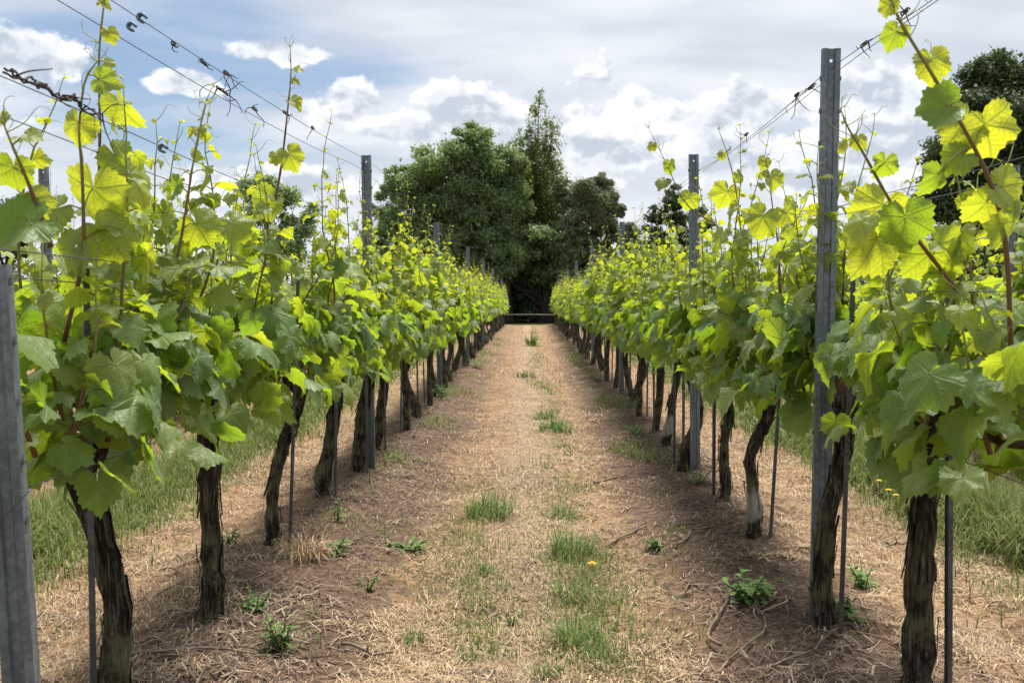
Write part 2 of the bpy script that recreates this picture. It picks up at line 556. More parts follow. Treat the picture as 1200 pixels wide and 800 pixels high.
M['willow'] = mat_foliage("pale_foliage", rgb(0.085, 0.120, 0.065), rgb(0.200, 0.245, 0.140), rgb(0.20, 0.26, 0.09), 0.34)
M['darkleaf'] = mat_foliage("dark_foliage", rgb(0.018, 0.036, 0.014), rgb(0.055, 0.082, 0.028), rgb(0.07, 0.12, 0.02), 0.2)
M['roadside'] = mat_foliage("roadside_foliage", rgb(0.026, 0.048, 0.020), rgb(0.085, 0.120, 0.050), rgb(0.10, 0.16, 0.03), 0.28)
M['rail'] = mat_plain("weathered_wood", (0.34, 0.30, 0.24), 0.9, 0, 0.4, 12.0)

# ------------------------------------------------------------------ ground
def axis(fine0, fine1, step, far0, far1, growth):
    a = list(np.arange(fine0, fine1 + step / 2, step))
    s = step; v = a[-1]
    while v < far1:
        s *= growth; v += s; a.append(v)
    s = step; v = a[0]; pre = []
    while v > far0:
        s *= growth; v -= s; pre.append(v)
    return np.array(pre[::-1] + a)


gx = axis(-3.9, 3.9, 0.03, -3000, 3000, 1.16)
gy = axis(2.7, 10.0, 0.028, -60, 6000, 1.045)
X, Y = np.meshgrid(gx, gy)
Z = ground_z(X, Y)
nx, ny = len(gx), len(gy)
ii, jj = np.meshgrid(np.arange(nx - 1), np.arange(ny - 1))
b0 = (jj * nx + ii).ravel()
g = MB()
g.add(np.stack([X.ravel(), Y.ravel(), Z.ravel()], 1), q=np.stack([b0, b0 + 1, b0 + nx + 1, b0 + nx], 1))
go = g.build('ground', M['ground'])
tag(go, 'dry straw covered vineyard ground with dark soil along the rows', 'ground', kind='structure')

# ------------------------------------------------------------------ blades and litter
def blade_strip(P, heading, length, width, lift, bend, mb, flat=True):
    """curved blades as strips. P (n,3); flat blades lie on the ground, the others stand and arch over"""
    n = len(P)
    h = np.stack([np.cos(heading), np.sin(heading), np.zeros(n)], 1)
    sd_ = np.stack([-np.sin(heading), np.cos(heading), np.zeros(n)], 1)
    rows = []
    if flat:
        for k, f in enumerate((0.0, 0.5, 1.0)):
            c = P + h * (length * (f - 0.5))[:, None] + sd_ * (bend * (f - 0.5) ** 2 * length * 2)[:, None]
            c[:, 2] += lift * (0.2, 1.0, 0.35)[k]
            wv = width * (0.8, 1.0, 0.5)[k]
            rows += [c - sd_ * (wv / 2)[:, None], c + sd_ * (wv / 2)[:, None]]
    else:
        c = P.copy()
        for k in range(4):
            wv = width * (0.9, 1.0, 0.7, 0.06)[k]
            rows += [c - sd_ * (wv / 2)[:, None], c + sd_ * (wv / 2)[:, None]]
            ang = np.minimum(bend * (0.15, 0.8, 1.7, 0)[k], 2.4)
            c = c + h * (length / 3 * np.sin(ang))[:, None]
            c[:, 2] += length / 3 * np.cos(ang)
    m = len(rows)
    V = np.stack(rows, 1).reshape(-1, 3)
    b = (np.arange(n) * m)[:, None]
    q = np.concatenate([b + np.array([2 * e, 2 * e + 1, 2 * e + 3, 2 * e + 2]) for e in range(m // 2 - 1)])
    mb.add(V, q=q)


def soilness(x, y):
    """1 in the dark strips beside the rows"""
    a = np.abs(np.abs(x) - 0.92)
    s = 1 - np.clip((a + fbm(x * 6, y * 6, 3) * 0.9 - 0.18) / 0.3, 0, 1)
    a2 = np.abs(np.abs(x) - 3.39)
    return np.maximum(s, 1 - np.clip((a2 - 0.15) / 0.3, 0, 1))


def litter(n, y0, y1, scale, straw, brown, r, xmax=3.6):
    y = y0 * (y1 / y0) ** r.random(n)
    x = (r.random(n) * 2 - 1) * np.minimum(xmax, y * 0.56 + 0.1)
    s = soilness(x, y)
    clump = fbm(x * 3.1, y * 2.7, 3)
    keep = r.random(n) < np.clip(0.74 + clump * 2.2 - 0.62 * s, 0.06, 1)
    x, y, s = x[keep], y[keep], s[keep]
    m = len(x)
    isb = r.random(m) < np.clip(0.22 + 0.62 * s + 1.2 * fbm(x * 2.3 + 40, y * 2.0, 3), 0.05, 0.9)
    L = r.gamma(2.2, 0.016, m) * scale + 0.010
    W = r.uniform(0.0013, 0.0036, m) * scale * np.where(r.random(m) < 0.04, 2.2, 1)
    lift = r.gamma(1.6, 0.006, m) * scale
    P = np.stack([x, y, ground_z(x, y) + 0.002], 1)
    hd = r.random(m) * 2 * np.pi
    bd = r.normal(0, 0.35, m)
    for sel, mb in ((~isb, straw), (isb, brown)):
        blade_strip(P[sel], hd[sel], L[sel], W[sel], lift[sel], bd[sel], mb)


r = np.random.default_rng(21)
sb, bb = MB(), MB()
litter(125000, 2.8, 6.5, 1.0, sb, bb, r)
litter(110000, 6.0, 15.0, 1.4, sb, bb, r)
litter(45000, 14.0, 40.0, 2.6, sb, bb, r)
# prunings and chips on the soil strips
n_ = 5200
y = 2.9 * (18 / 2.9) ** r.random(n_)
x = np.where(r.random(n_) < .5, -1, 1) * (0.92 + r.normal(0, .22, n_))
P = np.stack([x, y, ground_z(x, y) + 0.003], 1)
cs = fbm(x * 2.4 + 3, y * 2.4, 3) > -0.05
P = P[cs]; m_ = len(P)
blade_strip(P, r.random(m_) * 6.283, r.gamma(2.2, .035, m_) + .02, r.uniform(.003, .009, m_), r.gamma(2, .006, m_), r.normal(0, .5, m_), bb)
tag(sb.build('straw_litter', M['straw']), 'pale dry straw and cut grass strewn over the path', 'straw', kind='stuff')
tag(bb.build('bark_litter', M['brown']), 'brown bark bits and dead stalks on the soil under the vines', 'litter', kind='stuff')


def grass_field(n, y0, y1, cx, hw, hmin, hmax, wid, r, mb, thr=-0.08):
    y = y0 * (y1 / y0) ** r.random(n)
    x = cx + r.normal(0, hw, n)
    keep = fbm(x * 2.2 + 9, y * 1.4, 3) > thr + r.normal(0, 0.06, n)
    x, y = x[keep], y[keep]
    m = len(x)
    L = r.uniform(hmin, hmax, m)
    L *= np.clip(1.15 - (np.abs(x - cx) / (2.6 * hw)), 0.3, 1.1)
    P = np.stack([x, y, ground_z(x, y) - 0.004], 1)
    blade_strip(P, r.random(m) * 6.283, L, r.uniform(0.6, 1.3, m) * wid, None, r.gamma(2.8, 0.34, m), mb, flat=False)


gb = MB()
grass_field(26000, 3.4, 9.0, 2.42, 0.20, 0.12, 0.40, 0.0055, r, gb, -0.16)
grass_field(24000, 3.4, 9.0, -2.42, 0.24, 0.08, 0.30, 0.0055, r, gb, -0.14)
grass_field(15000, 8.0, 40.0, 2.36, 0.22, 0.10, 0.30, 0.012, r, gb, -0.14)
grass_field(15000, 8.0, 40.0, -2.36, 0.24, 0.08, 0.26, 0.012, r, gb, -0.14)
grass_field(11000, 3.0, 7.5, 0.25, 0.15, 0.012, 0.075, 0.0034, r, gb, 0.035)
grass_field(8000, 3.0, 7.5, -0.24, 0.17, 0.015, 0.075, 0.0036, r, gb, 0.05)
for sx in (-1, 1):
    grass_field(3000, 3.2, 9.0, sx * 0.80, 0.24, 0.02, 0.09, 0.0045, r, gb, 0.10)
    grass_field(5500, 6.0, 30.0, sx * 0.88, 0.16, 0.03, 0.13, 0.008, r, gb, 0.07)
grass_field(8000, 7.0, 46.0, 0.18, 0.14, 0.02, 0.09, 0.008, r, gb, 0.02)
tag(gb.build('grass', M['grass']), 'long green grass down the middle of the neighbouring aisles', 'grass', kind='stuff')


def gpoint(px, py):
    """ground point seen at a pixel of the photograph"""
    dd = ray(px, py)
    z = 0.0
    for _ in range(4):
        k = (z - CAMZ) / dd.z
        x, y = dd.x * k, dd.y * k
        z = float(ground_z(x, y))
    return x, y, z


def make_tuft(name, px, py, wpx, hpx, n, label, mat='tuft', group='grass tufts growing in the path', cat='grass tuft', droop=0.36):
    x, y, z = gpoint(px, py)
    k = y / FPX
    rr, hh = wpx * k / 2, hpx * k
    a = r.random(n) * 6.283
    q = np.sqrt(r.random(n)) * rr * 0.75
    P = np.stack([np.cos(a) * q, np.sin(a) * q, np.zeros(n)], 1)
    zz_ = ground_z(x + P[:, 0], y + P[:, 1]) - z - 0.006
    P[:, 2] = zz_
    L = hh * r.uniform(0.5, 1.25, n)
    mb = MB()
    wd = np.full(n, max(0.0035, y * 0.0009)) * r.uniform(0.6, 1.3, n)
    blade_strip(P, a + r.normal(0, 0.7, n), L, wd, None, r.gamma(2.6, droop * 1.25, n) + 0.1, mb, flat=False)
    o = mb.build(name, M[mat])
    o.location = (x, y, z)
    return tag(o, label, cat, group)


TUFTS = [(573, 604, 72, 40, 220, 'biggest bright green grass tuft, alone in the middle of the path'),
         (672, 650, 66, 42, 150, 'broad green grass tuft midway along the strip of tufts in the path'),
         (660, 606, 42, 22, 90, 'low grass tuft just beyond the broad one in the path strip'),
         (668, 700, 56, 30, 120, 'thin green and straw tuft between two fuller tufts of the path strip'),
         (676, 755, 70, 50, 170, 'dense green grass tuft nearest the camera in the path strip'),
         (650, 506, 50, 26, 120, 'wide pale green tuft patch in the path beyond the lone big tuft'),
         (640, 490, 30, 18, 60, 'small tuft at the far edge of the wide pale tuft patch'),
         (615, 442, 34, 12, 70, 'flat green patch of tufts across the path in the distance'),
         (622, 405, 16, 20, 60, 'tall thin green tuft near the far end of the path'),
         (485, 752, 28, 26, 60, 'small green tuft at the edge of the straw beside the dark soil'),
         (568, 672, 30, 26, 50, 'wispy tuft in line below the lone big tuft'),
         (700, 768, 40, 30, 60, 'ragged yellowish tuft beside the dense tuft close to camera'),
         (640, 790, 46, 26, 70, 'short straw mixed tuft at the bottom of the view in the path'),
         (560, 770, 60, 26, 80, 'sparse yellow green tuft low in the path beside the wheel line')]
for (px, py, w_, h_, n_, lab) in TUFTS:
    make_tuft('grass_tuft', px, py, w_, h_, n_, lab)
make_tuft('dead_grass_tuft', 358, 650, 70, 42, 260, 'drooping tan clump of dead grass beside a leaning trunk', 'straw', None, 'dead grass', 0.55)


def make_weed(px, py, hpx, spread, nst, label, thist=False):
    """a weed: several stems with toothed narrow leaves"""
    x, y, z = gpoint(px, py)
    k = y / FPX
    h, sp = hpx * k, spread * k / 2
    mb = MB()
    for i in range(nst):
        a = r.random() * 6.283
        ln = h * r.uniform(0.6, 1.0)
        o_ = np.array((math.cos(a), math.sin(a), 0))
        tip = o_ * sp * r.uniform(0.4, 1.2) + np.array((0, 0, ln))
        p0 = o_ * 0.008 + np.array((0, 0, -0.008))
        path = smooth_path([p0, p0 * 0.4 + tip * 0.5 + np.array((0, 0, 0.1 * ln)), tip], 6)
        V, t, q = tube(path, np.linspace(0.0035, 0.0015, 6), 5)
        mb.add(V, t, q)
        nl = r.integers(8, 13)
        for j in range(nl):
            f = 0.1 + 0.9 * j / nl
            c = path[min(5, int(f * 5))]
            la = r.random() * 6.283
            L = (0.72 if thist else 0.46) * max(sp, h) * r.uniform(0.7, 1.2) * (1.1 - 0.6 * f)
            dv = nrm(np.array((math.cos(la), math.sin(la), r.uniform(0.1, 0.7))))
            up = nrm(np.array((0, 0, 1.0)) - dv * dv[2])
            si = np.cross(dv, up)
            m = 7 if thist else 5
            W = L * (0.17 if thist else 0.15)
            rowsL, rowsR, mids = [], [], []
            for e in range(m):
                ff = e / (m - 1)
                cc = c + dv * L * ff - np.array((0, 0, 0.35 * L * ff * ff))
                ww = W * math.sin(math.pi * min(0.97, 0.12 + 0.85 * ff)) * ((1.35 if e % 2 else 0.55) if thist else 1)
                rowsL.append(cc - si * ww + up * 0.25 * ww); rowsR.append(cc + si * ww + up * 0.25 * ww); mids.append(cc)
            V = np.array(rowsL + mids + rowsR)
            q = []
            for e in range(m - 1):
                q += [[e, m + e, m + e + 1, e + 1], [m + e, 2 * m + e, 2 * m + e + 1, m + e + 1]]
            mb.add(V, q=q)
    o = mb.build('weed', M['weed'])
    o.location = (x, y, z)
    return tag(o, label, 'weed', 'weeds growing in the soil under the vines')


WEEDS = [(430, 690, 20, 30, 4, 'little green sprout on bare soil closest to the dark stick', False),
         (268, 640, 22, 40, 5, 'green weed in straw behind the thick straight trunk', True),
         (600, 730, 12, 26, 5, 'tiny weed in the pale wheel line of the path', False),
         (770, 640, 16, 34, 5, 'low weed on the dark soil above the lush toothed weed', True),
         (560, 432, 16, 34, 6, 'far weed clump where the left-side row meets the path', False),
         (700, 446, 14, 34, 6, 'far weed clump where the right-side row meets the path', False),
         (878, 705, 40, 70, 9, 'lush toothed green weed below the whitened crooked trunk', True),
         (1012, 690, 30, 52, 5, 'upright thistle like weed in straw behind the post foot', True),
         (990, 732, 34, 34, 5, 'narrow weed hugging the foot of the upright steel post', True),
         (300, 712, 34, 46, 6, 'leafy weed in soil between the thick straight trunk and the path', False),
         (328, 752, 48, 34, 6, 'tallest slender weed in the dark soil near the thick straight trunk', False),
         (392, 650, 26, 36, 5, 'bright broad leafed weed beside the dead grass clump', True),
         (395, 612, 30, 20, 3, 'thin upright weed stalk behind the dead grass clump', False),
         (500, 482, 0, 0, 0, None, False),
         (522, 470, 26, 46, 8, 'bushy green weed spilling into the path beside the far trunks', False),
         (735, 480, 18, 40, 6, 'low spreading weed patch at the foot of the mossy trunks', False),
         (820, 568, 24, 36, 5, 'pale weed sprouting between the mossy trunk and the straw', False),
         (745, 508, 12, 44, 6, 'flat weed on soil on the path side of the mossy trunks', False),
         (145, 775, 30, 40, 4, 'small weed at the foot of the frontmost dark trunk', False),
         (482, 645, 14, 56, 6, 'flat ragged weed lying on bare soil at the edge of the path', True)]
for (px, py, h_, s_, n_, lab, th) in WEEDS:
    if lab:
        make_weed(px, py, h_, s_, n_, lab, th)

# dandelions
FL = [(1030, 590, 26, 'yellow dandelion on a stalk in the grass, closest to the steel post'),
      (1041, 596, 24, 'yellow dandelion second along in the grass of the neighbouring aisle'),
      (1050, 600, 20, 'yellow dandelion lowest of three blooming together in the grass'),
      (1112, 672, 26, 'lone yellow dandelion beside the dark stake in the straw'),
      (694, 668, 8, 'single yellow dandelion on the ground among the path tufts'),
      (72, 625, 14, 'yellow dandelion in the grass behind the slanted post')]
for (px, py, hp, lab) in FL:
    x, y, z = gpoint(px, py)
    h = hp * y / FPX
    root = empty('dandelion', (x, y, z))
    tag(root, lab, 'flower', 'dandelions in the grass')
    mb = MB(); V, t, q = tube(smooth_path([(0, 0, -0.01), (0.004, 0, h * 0.5), (0, 0.003, h)], 5), 0.002, 5); mb.add(V, t, q)
    mb.build('stalk', M['weed'], root)
    mb = MB()
    for ring, (rr, dz, n_) in enumerate(((0.017, 0.000, 14), (0.011, 0.004, 10), (0.005, 0.006, 6))):
        for k in range(n_):
            a = k * 6.283 / n_ + ring
            c, s = math.cos(a), math.sin(a)
            wv = 0.0026
            V = [(0, 0.003, h + dz), (c * rr - s * wv, 0.003 + s * rr + c * wv, h + dz + 0.003), (c * rr * 1.2, 0.003 + s * rr * 1.2, h + dz + 0.002), (c * rr + s * wv, 0.003 + s * rr - c * wv, h + dz + 0.003)]
            mb.add(V, q=[[0, 3, 2, 1]])
    mb.build('flower_head', M['yellow'], root)

# pruned twigs lying on the soil
TW = [((120, 780), (300, 772), 9, 'long dark pruned branch on soil in front of the thick straight trunk'),
      ((205, 655), (208, 692), 6, 'short pale bent twig standing out from straw by the thick trunk'),
      ((400, 762), (455, 770), 9, 'dark stick lying at the edge of soil and straw'),
      ((715, 640), (770, 612), 6, 'long thin branch on soil pointing at the whitened crooked trunk'),
      ((820, 770), (880, 690), 8, 'bent pale root like branch on soil below the lush weed'),
      ((862, 775), (885, 715), 6, 'pale forked stick below the lush weed near the camera'),
      ((690, 568), (735, 560), 7, 'pale twig on bare soil beside the path straw'),
      ((792, 640), (835, 615), 6, 'curved grey twig on soil between the weed and the mossy trunk'),
      ((905, 790), (975, 748), 7, 'pale straight stick in the reddish litter near the post foot'),
      ((1040, 640), (1062, 641), 6, 'short broken branch stub in straw beside the shaggy front trunk'),
      ((250, 690), (330, 668), 6, 'thin fallen cane between the thick trunk and the leaning trunk'),
      ((300, 622), (368, 596), 6, 'arched pale cane on the ground behind the leaning trunk')]
for (p0, p1, wpx, lab) in TW:
    a = np.array(gpoint(*p0)); b = np.array(gpoint(*p1))
    m = (a + b) / 2
    L = np.linalg.norm(b - a)
    pts = []
    for f in np.linspace(0, 1, 5):
        p = a + (b - a) * f - m
        p[:2] += r.normal(0, 0.05 * L, 2)
        p[2] = float(ground_z(p[0] + m[0], p[1] + m[1])) - m[2] + 0.012 + r.uniform(0, 0.012)
        pts.append(p)
    mb = MB()
    rad_ = wpx * m[1] / FPX * 0.28
    V, t, q = tube(smooth_path(pts, 14), np.linspace(rad_, rad_ * 0.5, 14), 6)
    mb.add(V, t, q)
    s0 = np.array(pts[2])
    sp_ = s0 + np.array((r.normal(0, 0.12 * L), r.normal(0, 0.12 * L), 0.02))
    V, t, q = tube(smooth_path([s0, (s0 + sp_) / 2 + np.array((0, 0, 0.01)), sp_], 6), np.linspace(rad_ * 0.6, rad_ * 0.3, 6), 5)
    mb.add(V, t, q)
    o = mb.build('pruned_twig', M['twig'])
    o.location = m
    tag(o, lab, 'twig', 'pruned twigs lying under the vines')

# ------------------------------------------------------------------ vine leaves
_th = np.array([0, 14, 27, 40, 53, 66, 80, 94, 108, 124, 142, 158, 170, 180.0])
_rr = np.array([1.05, .89, .80, .86, .90, .80, .71, .74, .76, .69, .61, .53, .35, .05])


class LeafT:
    def __init__(s, N, rings, tooth):
        a = np.linspace(-180, 180, N, endpoint=False) + 180.0 / N * (N % 2 == 0) * 0
        R = np.interp(np.abs(a), _th, _rr)
        if tooth:
            R = R * (1 + tooth * np.where(np.arange(N) % 2 == 0, 1, -1) * (np.abs(a) < 165))
        a = np.radians(a)
        xs, ys = [0.0], [0.0]
        for f in rings:
            xs += list(np.sin(a) * R * f); ys += list(np.cos(a) * R * f)
        s.x, s.y = np.array(xs), np.array(ys)
        j = np.arange(N - 1)                       # open at the stalk notch
        k = j + 1
        s.t = np.stack([np.zeros(N - 1, int), 1 + k, 1 + j], 1)
        qs = []
        for i in range(len(rings) - 1):
            A, B = 1 + i * N, 1 + (i + 1) * N
            qs.append(np.stack([A + j, A + k, B + k, B + j], 1))
        s.q = np.concatenate(qs) if qs else np.zeros((0, 4), int)
        s.r = np.hypot(s.x, s.y)
        s.a = np.arctan2(s.x, s.y)


LEAF_HI = LeafT(45, (0.36, 0.72, 1.0), 0.055)
LEAF_MID = LeafT(21, (0.55, 1.0), 0.05)
LEAF_LO = LeafT(11, (1.0,), 0.0)


def add_leaves(mb, P, T, Nn, S, age, tm, r):
    P, S, age = np.asarray(P, float), np.asarray(S, float), np.asarray(age, float)
    T = nrm(T)
    Nn = np.asarray(Nn, float)
    Nn = nrm(Nn - T * np.sum(Nn * T, 1, keepdims=True))
    B = np.cross(T, Nn)
    L = len(P)
    x, y, rr, aa = tm.x[None], tm.y[None], tm.r[None], tm.a[None]
    droop = r.uniform(0.20, 0.95, (L, 1))
    fold = r.uniform(-0.30, 0.38, (L, 1))
    cup = r.uniform(-0.25, 0.6, (L, 1))
    ph = r.uniform(0, 6.28, (L, 1))
    amp = r.uniform(0.06, 0.22, (L, 1))
    tw = r.normal(0, 0.22, (L, 1))
    z = fold * np.abs(x) - cup * x * x - droop * np.maximum(y, 0) ** 2 + amp * rr ** 2 * np.sin(3 * aa + ph) \
        + 0.5 * amp * rr ** 2 * np.sin(7 * aa + ph * 2.3) + tw * x * y + 0.05 * np.sin(9 * x + ph) * np.sin(8 * y + 2 * ph)
    sx = r.uniform(0.92, 1.12, (L, 1))
    V = P[:, None] + S[:, None, None] * ((x * sx)[..., None] * B[:, None] + np.broadcast_to(y, z.shape)[..., None] * T[:, None] + z[..., None] * Nn[:, None])
    n = V.shape[1]
    off = (np.arange(L) * n)[:, None, None]
    info = np.stack([np.broadcast_to(x, z.shape), np.broadcast_to(y, z.shape), np.broadcast_to(age[:, None], z.shape)], -1)
    mb.add(V.reshape(-1, 3), (tm.t[None] + off).reshape(-1, 3), (tm.q[None] + off).reshape(-1, 4) if len(tm.q) else None, info.reshape(-1, 3))


def petioles(mb, A, B, age, rad0, sides=4):
    for a, b, g_ in zip(A, B, age):
        m = (a + b) / 2 + np.array((0, 0, 0.12 * np.linalg.norm(b - a)))
        V, t, q = tube(np.array([a, m, b]), (rad0, rad0 * 0.8, rad0 * 0.7), sides, cap=False)
        mb.add(V, t, q, (0, 0, 0.35 + 0.5 * g_))


def tendril(mb, p, dirv, size, r):
    n = 16
    f = np.linspace(0, 1, n)
    dirv = nrm(dirv)
    side = nrm(np.cross(dirv, (0.3, 0.5, 0.8)))
    up = np.cross(side, dirv)
    turns = r.uniform(3, 7)
    cr = size * 0.22 * f ** 1.3 * (1 - 0.45 * f)
    path = p + dirv * (size * (f - 0.25 * f ** 3))[:, None] + side * (cr * np.sin(turns * f * f))[:, None] + up * (cr * (1 - np.cos(turns * f * f)))[:, None]
    V, t, q = tube(path, np.linspace(0.0013, 0.0006, n), 4, cap=False)
    mb.add(V, t, q, (0, 0, 0.95))


def shoot_geo(path, r0, tm, r, leaf_from=1, dens=1.5, smax=0.1, hilo=(0.75, 1.7), bias=0.0):
    """one shoot: stem + its leaves (+ tendrils). Returns (stem MB, leaf MB, tendril MB)"""
    n = len(path)
    stem, lv, td = MB(), MB(), []
    f = np.linspace(0, 1, n)
    sides = 6 if tm is LEAF_HI else 4
    rads = r0 * (1 - 0.8 * f)
    if tm is LEAF_HI:
        rads = rads * (1 + 0.22 * (np.arange(n) % 2 == 0))
    V, t, q = tube(path, rads, sides)
    info = np.zeros((len(V), 3)); info[:n * sides, 2] = np.repeat(f, sides); info[-1, 2] = 1
    stem.add(V, t, q, info)
    A, P, T, N, S, G = [], [], [], [], [], []
    az = 0.0 if r.random() < 0.5 else math.pi
    for i in range(leaf_from, n):
        k = 1 + (r.random() < (dens - 1) * (1 if f[i] < 0.8 else 0.2)) + (r.random() < (dens - 2))
        az += math.pi
        for c in range(k):
            a = az + r.normal(0, 0.75) + (r.uniform(1.2, 2.4) if c else 0)
            o = np.array((math.cos(a), math.sin(a) * 0.8, 0))
            tt = f[i]
            a0_z = path[i][2]
            s = smax * (1 - 0.88 * tt ** 1.55) * (1 if a0_z < 1.5 else max(.45, 1 - 1.1 * (a0_z - 1.5))) * (0.66 + 0.38 * min(1, tt * 5)) * r.uniform(0.48, 1.28) * (0.8 if c else 1)
            s = max(s, 0.010)
            pl = s * r.uniform(0.6, 1.2) + 0.012 * (1 - tt)
            a0 = path[i]
            pd = nrm(o * 0.9 + np.array((0, 0, r.uniform(0.0, 0.8))))
            p = a0 + pd * pl
            up = np.array((0, 0, 1.0))
            nn = up * r.uniform(0.6, 1.0) + o * r.uniform(0.0, 0.75) + r.normal(0, 0.26, 3)
            tip = o * r.uniform(0.4, 1.0) - up * r.uniform(0.0, 0.8) + r.normal(0, 0.3, 3)
            if tt > 0.86:
                tip = o * 0.6 + up * r.uniform(-0.4, 0.8) + r.normal(0, 0.3, 3)
            h = (a0[2] - hilo[0]) / (hilo[1] - hilo[0])
            g_ = np.clip(0.72 * tt ** 0.9 + 0.30 * h - 0.04 + bias + r.normal(0, 0.10), 0, 1)
            A.append(a0); P.append(p); T.append(tip); N.append(nn); S.append(s); G.append(g_)
        if tm is LEAF_HI and tt > 0.5 and r.random() < 0.40:
            td.append(MB())
            tendril(td[-1], path[i], np.array((math.cos(az + 3.1), math.sin(az + 3.1), r.uniform(0.3, 1.4))), r.uniform(0.05, 0.13), r)
    if P:
        add_leaves(lv, P, T, N, S, G, tm, r)
        if tm is not LEAF_LO:
            petioles(stem, A, P, G, 0.0021 if tm is LEAF_HI else 0.0024, 4 if tm is LEAF_HI else 3)
    return stem, lv, td


def shoot_path(u, z0, r, L):
    step = 0.066
    n = max(5, int(L / step))
    p = np.array((r.normal(0, 0.03), u, z0))
    dv = nrm(np.array((r.normal(0, 0.26), r.normal(0, 0.24), 1.0)))
    pts = [p]
    for i in range(n):
        dv = nrm(dv + r.normal(0, 0.085, 3) + np.array((-p[0] * 0.42 if p[2] < 1.62 else p[0] * 0.10, 0, 0.05)))
        p = p + dv * step
        pts.append(p)
    return np.array(pts)


def skirt(mb, stem, n, r, tm, smax, u0=-0.5, u1=0.5):
    """leaves hanging round the fruiting cane"""
    u = r.uniform(u0, u1, n)
    sd_ = np.where(r.random(n) < 0.5, 1, -1)
    a = r.normal(0, 0.6, n)
    o = np.stack([np.cos(a) * sd_, np.sin(a), np.zeros(n)], 1)
    z = r.uniform(0.70, 1.12, n)
    P = o * r.uniform(0.03, 0.24, n)[:, None] + np.stack([np.zeros(n), u, z], 1)
    up = np.array((0, 0, 1.0))
    N = o * r.uniform(0.2, 1.0, n)[:, None] + up * r.uniform(0.3, 1.0, n)[:, None] + r.normal(0, 0.25, (n, 3))
    T = -up * r.uniform(0.2, 1.1, n)[:, None] + o * r.uniform(0.2, 0.9, n)[:, None] + r.normal(0, 0.3, (n, 3))
    S = smax * r.uniform(0.6, 1.15, n)
    G = np.clip(r.normal(0.16, 0.12, n), 0, 1)
    add_leaves(mb, P, T, N, S, G, tm, r)


def trunk_geo(pts, radius, r, rings=26, sides=16, flakes=0, knob=0.14):
    path = smooth_path(pts, rings)
    f = np.linspace(0, 1, rings)
    h = path[:, 2]
    rad_ = radius * (1.0 + 0.22 * np.exp(-(h / 0.07) ** 2) + 0.20 * np.exp(-((h - knob) / 0.05) ** 2) - 0.14 * np.exp(-((h - knob + 0.085) / 0.03) ** 2)
                     + 0.45 * np.exp(-((f - 0.97) / 0.10) ** 2) - 0.10 * f)
    rad_ *= 1 + r.normal(0, 0.055, rings)
    path = path + np.column_stack([np.convolve(r.normal(0, .006, rings), np.ones(4) / 2.2, 'same'), np.convolve(r.normal(0, .006, rings), np.ones(4) / 2.2, 'same'), np.zeros(rings)])
    ang = np.arange(sides) / sides * 6.283
    ridge = np.ones((rings, sides))
    ph = r.uniform(0, 6.28, 4)
    for i in range(rings):
        tw = f[i] * 1.6
        ridge[i] += 0.12 * np.sin(2 * (ang + tw) + ph[0]) + 0.06 * np.sin(5 * (ang + tw * .6) + ph[1] + 2 * np.sin(6 * f[i])) + 0.04 * np.sin(9 * ang + ph[2] + 3 * f[i])
    ridge += r.normal(0, 0.03, ridge.shape)
    mb = MB()
    V, t, q = tube(path, rad_, sides, True, ridge)
    mb.add(V, t, q)
    for k in range(flakes):                       # shreds of loose bark
        i = r.integers(2, rings - 4)
        m = r.integers(3, 6)
        a = r.uniform(0, 6.283)
        w_ = r.uniform(0.002, 0.008)
        rows = []
        peel = r.uniform(0.002, 0.016); end = r.random() < 0.5
        for e in range(m):
            j = min(rings - 1, i + e)
            ff = e / (m - 1)
            pe = peel * ((ff if end else 1 - ff) ** 1.5)
            rr = rad_[j] * 1.12 + pe
            for s_ in (-1, 1):
                b = a + s_ * w_ / rad_[j] * (1 - 0.5 * abs(ff - .5))
                rows.append(path[j] + rr * np.array((math.cos(b), math.sin(b), 0)))
        qd = [[2 * e, 2 * e + 1, 2 * e + 3, 2 * e + 2] for e in range(m - 1)]
        mb.add(rows, q=qd)
    return mb, path, rad_


def cane_geo(top, dirsign, r, length=0.5):
    p = [top + np.array((0, 0, -0.04)), top + np.array((r.normal(0, .015), dirsign * 0.08, 0.045)), np.array((r.normal(0, .02), dirsign * 0.28, 0.83)),
         np.array((r.normal(0, .015), dirsign * length, 0.81))]
    mb = MB()
    V, t, q = tube(smooth_path(p, 14), np.linspace(0.020, 0.009, 14) * (1 + 0.15 * (np.arange(14) % 3 == 0)), 7)
    mb.add(V, t, q)
    return mb


